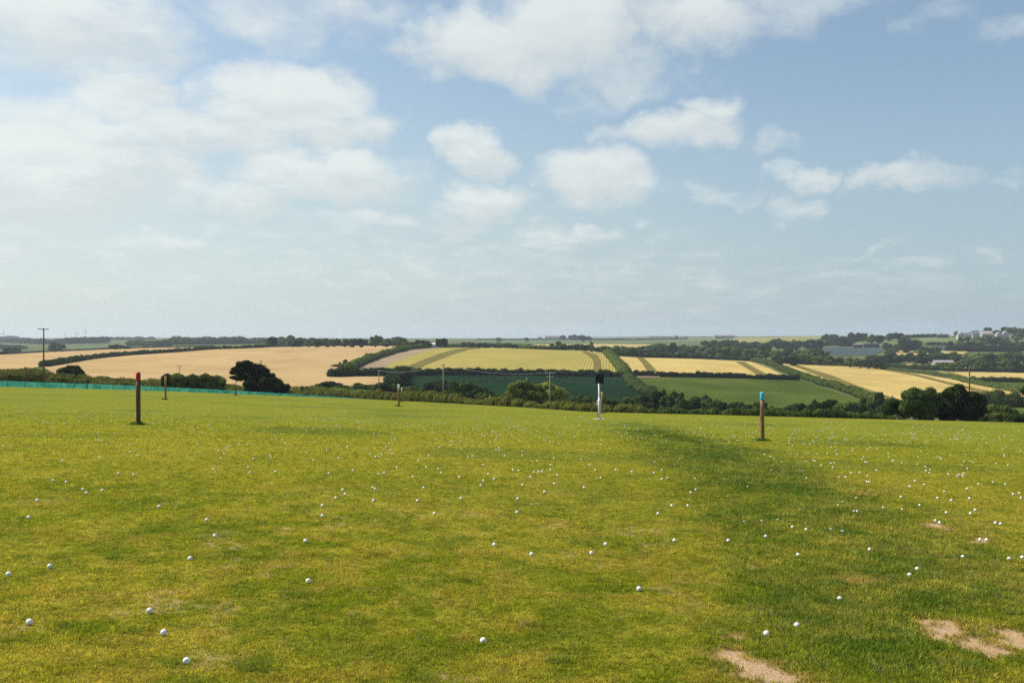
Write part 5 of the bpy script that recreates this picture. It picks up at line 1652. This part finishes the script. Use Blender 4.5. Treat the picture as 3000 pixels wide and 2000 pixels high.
BC = [(481, 1277), (656, 1230), (902, 1079), (1303, 943), (1347, 909), (1609, 840), (1875, 851), (1950, 843), (1708, 741), (1746, 743), (1476, 644), (1451, 633), (1796, 646), (1826, 651), (1075, 798), (663, 828), (262, 747), (477, 724), (917, 695), (852, 685), (709, 685), (631, 671), (545, 630), (454, 637), (355, 641), (672, 570), (895, 546), (918, 527), (997, 504), (985, 580), (1003, 580), (1151, 559), (1261, 571), (1255, 497), (1361, 545), (1514, 587), (1653, 592), (1680, 572), (1647, 506), (1543, 517), (1464, 503), (1503, 468), (1633, 450), (1699, 424), (1782, 414), (1853, 425), (1898, 483), (1933, 476), (1943, 503), (1386, 426), (1303, 438), (1335, 406), (1058, 411), (1072, 411), (1062, 377), (937, 384), (900, 385), (968, 360), (1016, 357), (1113, 345), (711, 391), (374, 441), (238, 401), (75, 456), (47, 472), (30, 547), (73, 393), (66, 338), (102, 284), (228, 302), (349, 310), (397, 321), (402, 305), (307, 275), (342, 232), (339, 257), (383, 255), (435, 242), (470, 254), (502, 266), (511, 269), (526, 279), (570, 297), (592, 315), (573, 358), (508, 347), (553, 317), (654, 310), (674, 348), (690, 348), (756, 320), (751, 288), (761, 292), (709, 295), (795, 316), (852, 305), (871, 303), (864, 327), (705, 248), (721, 247), (659, 254), (624, 248), (775, 250), (832, 248), (886, 254), (882, 233), (853, 213), (976, 220), (977, 235), (1078, 216), (1063, 224), (1118, 223), (1040, 268), (1031, 281), (1058, 300), (1047, 298), (1181, 247), (1186, 269), (1205, 292), (1213, 286), (1260, 303), (1209, 216), (1211, 186), (1353, 267), (1369, 237), (1370, 213), (1349, 310), (1394, 325), (1399, 348), (1420, 341), (1417, 359), (1464, 267), (1478, 272), (1487, 279), (1536, 261), (1626, 254), (1615, 296), (1650, 295), (1667, 300), (1603, 317), (1636, 334), (1616, 362), (1605, 371), (1587, 369), (1577, 379), (1611, 380), (1526, 367), (1800, 306), (1868, 314), (1847, 264), (1848, 258), (1695, 226), (1859, 211), (1836, 225), (1940, 232), (1937, 192), (1623, 183), (1638, 180), (1538, 170), (1644, 147), (1690, 162), (1720, 143), (1730, 160), (1655, 128), (1618, 135), (508, 204), (614, 159), (612, 190), (645, 183), (674, 184), (696, 195), (732, 198), (632, 203), (809, 186), (836, 183), (850, 183), (871, 185), (887, 189), (876, 189), (785, 193), (321, 177), (362, 187), (300, 155), (245, 207), (205, 180), (124, 169), (166, 164), (142, 134), (164, 130), (67, 133), (83, 205), (361, 131), (401, 131), (410, 160), (332, 105), (614, 112), (250, 95), (1140, 119), (1225, 131), (1162, 113), (925, 104), (881, 107), (838, 105), (1033, 155), (1250, 177), (1290, 193), (1390, 190)]
RB = 0.02135


def ball_mesh():
    v, f = ICO3
    g = (1 + 5 ** .5) / 2
    n = 220
    i = np.arange(n)
    ph = np.arccos(1 - 2 * (i + .5) / n)
    th = 2 * np.pi * i / g
    dim = np.stack([np.cos(th) * np.sin(ph), np.sin(th) * np.sin(ph), np.cos(ph)], 1)
    dd = (v @ dim.T).max(1)
    dip = sstep(dd, 0.9935, 0.9985) * 0.022
    return mesh_np('golf_ball', v * (RB * (1 - dip))[:, None], f, MAT['ball'], True)


BALL_ME = ball_mesh()
v_, f_ = box(-0.006, 0.006, -RB * 1.004, -RB * .97, -0.0016, 0.0016)
MARK_ME = mesh_np('logo_mark', v_, f_, MAT['cable'])
balls = [(X / 2.091, 1250 + Y / 2.091) for X, Y in BA] + [(1000 + X / 1.96, 1200 + Y / 1.96) for X, Y in BB] + [(2000 + X / 1.96, 1200 + Y / 1.96) for X, Y in BC]
balls.sort(key=lambda p: -p[1])
BALL_XY = []
pos3 = []
for (px, py) in balls:
    # the pixel is the ball's centre, 3 cm above the soil
    dist = hit(px, py, 3.0, 140.0)[1]
    dist = hit(px, py + F * 0.028 / dist, 3.0, 140.0)[1]
    x = (px - 1500) / F * dist
    g = ground(x, dist)
    pos3.append((px, py, x, dist, g + RB - (0.001 if dist < 22 else 0.004)))
    BALL_XY.append((x, dist))
N_IND = 300
far_balls = []


def ordinal(n):
    if n <= 50:
        return ORD[n - 1]
    tens = {5: 'fiftieth', 6: 'sixtieth', 7: 'seventieth', 8: 'eightieth', 9: 'ninetieth'}
    stems = {5: 'fifty', 6: 'sixty', 7: 'seventy', 8: 'eighty', 9: 'ninety'}
    if n >= 100:
        return 'hundredth' if n == 100 else 'hundred and ' + ordinal(n - 100)
    return tens[n // 10] if n % 10 == 0 else stems[n // 10] + '-' + ORD[n % 10 - 1]


for i, (px, py, x, y, z) in enumerate(pos3[:N_IND]):
    o = link('golf_ball', BALL_ME, None, (x, y, z))
    o.rotation_euler = (random.uniform(-.6, .6), random.uniform(-.6, .6), random.uniform(-.8, .8))
    if i < 45:
        side = 'at far left' if px < 500 else 'left of centre' if px < 1200 else 'in the middle' if px < 1800 else 'right of centre' if px < 2500 else 'at far right'
        lab = 'white golf ball {}, {} nearest the bottom edge of the photo'.format(side, ORD[i])
        if i == 0:
            lab = 'white golf ball lying nearest the bottom edge, left of centre'
        tag(o, lab, 'golf ball', 'golf balls near the viewer')
        if i in (0, 1, 4, 6):
            link('logo_mark', MARK_ME, o)
    else:
        far_balls.append((px, py, o))
LANDMARKS = [(405, 1250, 'the red-topped post'), (2233, 1287, 'the blue-topped post'), (1755, 1222, 'the white sign pole'), (1168, 1189, 'the white-topped posts'), (485, 1167, 'the left yellow-topped post'), (2770, 1237, 'the large dark trees')]
near_of = {}
for px, py, o in far_balls:
    q = min(LANDMARKS, key=lambda m: math.hypot(px - m[0], py - m[1]))
    near_of.setdefault(q, []).append((math.hypot(px - q[0], py - q[1]), o))
for q, li in near_of.items():
    for j, (_, o) in enumerate(sorted(li, key=lambda t: t[0])):
        tag(o, 'small white golf ball on the lawn, {} closest to {}'.format(ordinal(j + 1), q[2]), 'golf ball', 'golf balls scattered far out on the lawn')
# balls beyond counting, towards the brow of the lawn
rest = [p[2:] for p in pos3[N_IND:]]
for i in range(620):
    px = rng.uniform(0, 3000)
    lo_, hi_ = np.interp(px, [0, 1000, 2000, 3000], [1150, 1180, 1222, 1245]), np.interp(px, [0, 1000, 2000, 3000], [1265, 1270, 1300, 1300])
    py = lo_ + (hi_ - lo_) * rng.beta(1.3, 1.6)
    if px < 900 and rng.random() < 0.35:
        continue
    hp = hit(px, py, 3.0, 140.0)
    rest.append((hp[0], hp[1], hp[2] + RB + 0.006))
iv, jf = ICO1
rv = (np.array(rest)[:, None] + iv[None] * RB).reshape(-1, 3)
rf = (jf[None] + (np.arange(len(rest)) * len(iv))[:, None, None]).reshape(-1, 3)
o = link('distant_golf_balls', mesh_np('distant_golf_balls', rv, rf, MAT['ball'], True))
tag(o, kind='stuff')

# ------------------------------------------------------------------ grass


def tuft_mesh(name, seed, n, h, spread, wid, lean):
    r = np.random.default_rng(seed)
    v, f, sh = [], [], []
    for i in range(n):
        a = r.uniform(0, 2 * np.pi)
        b = np.array([math.cos(a), math.sin(a), 0]) * spread * math.sqrt(r.uniform())
        hh = h * r.uniform(0.45, 1.1)
        la = r.uniform(0, 2 * np.pi)
        ln = np.array([math.cos(la), math.sin(la), 0]) * hh * lean * r.uniform(0.2, 1.2)
        wa = r.uniform(0, 2 * np.pi)
        wv = np.array([math.cos(wa), math.sin(wa), 0]) * wid * r.uniform(0.6, 1.2) / 2
        mid = b + ln * 0.35 + np.array([0, 0, hh * 0.6])
        tip = b + ln + np.array([0, 0, hh])
        k = len(v)
        v += [b - wv, b + wv, mid + wv * .8, mid - wv * .8, tip]
        f += [(k, k + 1, k + 2), (k, k + 2, k + 3), (k + 3, k + 2, k + 4)]
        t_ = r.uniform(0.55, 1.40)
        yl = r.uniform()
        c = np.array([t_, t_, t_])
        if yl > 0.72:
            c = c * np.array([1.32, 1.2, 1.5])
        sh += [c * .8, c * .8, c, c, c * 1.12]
    return mesh_np(name, np.array(v), np.array(f), MAT_BLADE, False, {'shade': np.array(sh)})


TUFTS = bpy.data.collections.new('grass_tufts')      # only instanced, not in the scene itself
for i in range(6):
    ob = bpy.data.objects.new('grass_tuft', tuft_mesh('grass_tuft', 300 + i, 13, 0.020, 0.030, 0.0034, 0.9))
    TUFTS.objects.link(ob)
TALL = bpy.data.collections.new('long_grass_tufts')
for i in range(5):
    ob = bpy.data.objects.new('long_grass_tuft', tuft_mesh('long_grass_tuft', 400 + i, 15, 0.062, 0.034, 0.0036, 0.85))
    TALL.objects.link(ob)


def scatter(name, coll, x, y, z, scale, rot, tint):
    pts = np.stack([x, y, z], 1)
    me = bpy.data.meshes.new(name)
    me.vertices.add(len(pts))
    me.vertices.foreach_set('co', pts.astype(np.float32).ravel())
    a = me.attributes.new('gscale', 'FLOAT', 'POINT')
    a.data.foreach_set('value', scale.astype(np.float32))
    a = me.attributes.new('grot', 'FLOAT_VECTOR', 'POINT')
    a.data.foreach_set('vector', rot.astype(np.float32).ravel())
    a = me.attributes.new('tint', 'FLOAT_COLOR', 'POINT')
    a.data.foreach_set('color', np.concatenate([tint, np.ones((len(tint), 1))], 1).astype(np.float32).ravel())
    o = link(name, me)
    g = bpy.data.node_groups.new(name, 'GeometryNodeTree')
    g.interface.new_socket('Geometry', in_out='INPUT', socket_type='NodeSocketGeometry')
    g.interface.new_socket('Geometry', in_out='OUTPUT', socket_type='NodeSocketGeometry')
    n = g.nodes
    gi, go = n.new('NodeGroupInput'), n.new('NodeGroupOutput')
    ip = n.new('GeometryNodeInstanceOnPoints')
    ci = n.new('GeometryNodeCollectionInfo')
    ci.inputs['Collection'].default_value = coll
    ci.inputs['Separate Children'].default_value = True
    ci.inputs['Reset Children'].default_value = True
    ip.inputs['Pick Instance'].default_value = True
    ri = n.new('FunctionNodeRandomValue')
    ri.data_type = 'INT'
    ri.inputs[4].default_value = 0
    ri.inputs[5].default_value = len(coll.objects) - 1
    sa = n.new('GeometryNodeInputNamedAttribute')
    sa.data_type = 'FLOAT'
    sa.inputs[0].default_value = 'gscale'
    ra = n.new('GeometryNodeInputNamedAttribute')
    ra.data_type = 'FLOAT_VECTOR'
    ra.inputs[0].default_value = 'grot'
    L = g.links.new
    L(gi.outputs[0], ip.inputs['Points'])
    L(ci.outputs[0], ip.inputs['Instance'])
    L(ri.outputs[2], ip.inputs['Instance Index'])
    L(sa.outputs[0], ip.inputs['Scale'])
    er = n.new('FunctionNodeEulerToRotation')
    L(ra.outputs[0], er.inputs[0])
    L(er.outputs[0], ip.inputs['Rotation'])
    L(ip.outputs[0], go.inputs[0])
    md = o.modifiers.new('scatter', 'NODES')
    md.node_group = g
    tag(o, kind='stuff')
    return o


def grass_points(n, y0, y1, power):
    """more tufts close to the viewer"""
    t = rng.uniform(size=n)
    y = (y0 ** power + t * (y1 ** power - y0 ** power)) ** (1 / power)
    u = rng.uniform(-0.66, 0.66, n)
    return u * y, y


def near_ball(x, y, rad):
    hitm = np.zeros(len(x), bool)
    for bx, by in BALL_XY[:150]:
        hitm |= (np.abs(x - bx) < rad) & (y < by + rad * 0.6) & (y > by - rad * 1.7)
    return hitm


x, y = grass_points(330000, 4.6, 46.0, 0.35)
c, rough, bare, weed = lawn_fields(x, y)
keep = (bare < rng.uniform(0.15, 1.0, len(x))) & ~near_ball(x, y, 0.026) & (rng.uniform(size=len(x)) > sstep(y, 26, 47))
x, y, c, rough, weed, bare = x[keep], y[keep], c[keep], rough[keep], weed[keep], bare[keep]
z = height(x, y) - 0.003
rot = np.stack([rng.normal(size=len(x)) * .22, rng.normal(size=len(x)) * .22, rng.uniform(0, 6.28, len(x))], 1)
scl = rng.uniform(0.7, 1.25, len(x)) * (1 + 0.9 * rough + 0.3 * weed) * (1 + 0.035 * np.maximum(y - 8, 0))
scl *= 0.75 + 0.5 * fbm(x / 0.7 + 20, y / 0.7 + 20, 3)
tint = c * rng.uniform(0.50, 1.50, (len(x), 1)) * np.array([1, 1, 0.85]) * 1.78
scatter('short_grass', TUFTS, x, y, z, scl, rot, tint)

x, y = grass_points(95000, 4.6, 46.0, 0.4)
c, rough, bare, weed = lawn_fields(x, y)
patch = sstep(fbm(x / 0.5 + 90, y / 0.9 + 33, 3, 0.6), 0.47, 0.66)
p = rough * (0.10 + 0.95 * patch) * (1 - 0.6 * sstep(y, 18, 46)) + 0.40 * weed + 0.012
keep = (rng.uniform(size=len(x)) < p) & (bare < 0.45) & ~near_ball(x, y, 0.075)
x, y, c = x[keep], y[keep], c[keep]
z = height(x, y) - 0.004
rot = np.stack([rng.normal(size=len(x)) * .3, rng.normal(size=len(x)) * .3, rng.uniform(0, 6.28, len(x))], 1)
scl = rng.uniform(0.45, 1.2, len(x)) * (1 + 0.03 * np.maximum(y - 8, 0))
pale = (rng.uniform(size=(len(x), 1)) > 0.80)
tint = np.where(pale, np.array([0.24, 0.235, 0.10]), c * 1.4 * rng.uniform(0.8, 1.25, (len(x), 1)))
# rings of uncut grass round the posts
px_, py_, sc__ = [], [], []
for qx, qy in POSTS:
    k = 70
    a = rng.uniform(0, 6.28, k)
    rr = 0.05 + 0.30 * rng.uniform(size=k) ** 1.3
    px_.append(qx + rr * np.cos(a) * 1.15 - 0.03)
    py_.append(qy + rr * np.sin(a))
    sc__.append((2.6 - 4.0 * rr) * rng.uniform(.8, 1.2, k))
px_, py_, sc__ = np.concatenate(px_), np.concatenate(py_), np.concatenate(sc__)
x = np.concatenate([x, px_])
y = np.concatenate([y, py_])
z = np.concatenate([z, height(px_, py_) - 0.004])
scl = np.concatenate([scl, sc__])
rot = np.concatenate([rot, np.stack([rng.normal(size=len(px_)) * .25, rng.normal(size=len(px_)) * .25, rng.uniform(0, 6.28, len(px_))], 1)])
tint = np.concatenate([tint, np.array([0.075, 0.135, 0.02]) * rng.uniform(.7, 1.3, (len(px_), 1))])
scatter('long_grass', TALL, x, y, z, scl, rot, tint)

# ------------------------------------------------------------------ air
hz, k = new_mat('thin_haze')
pv = k.n('ShaderNodeVolumePrincipled')
pv.inputs['Color'].default_value = (0.78, 0.88, 1.0, 1)
pv.inputs['Density'].default_value = 0.000085
pv.inputs['Anisotropy'].default_value = 0.2
k.put(k.out.inputs['Volume'], pv.outputs[0])
v, f = box(-14500, 14500, -60, 8300, -120, 95)
o = link('haze', mesh_np('haze', v, f, hz))
tag(o, kind='stuff')
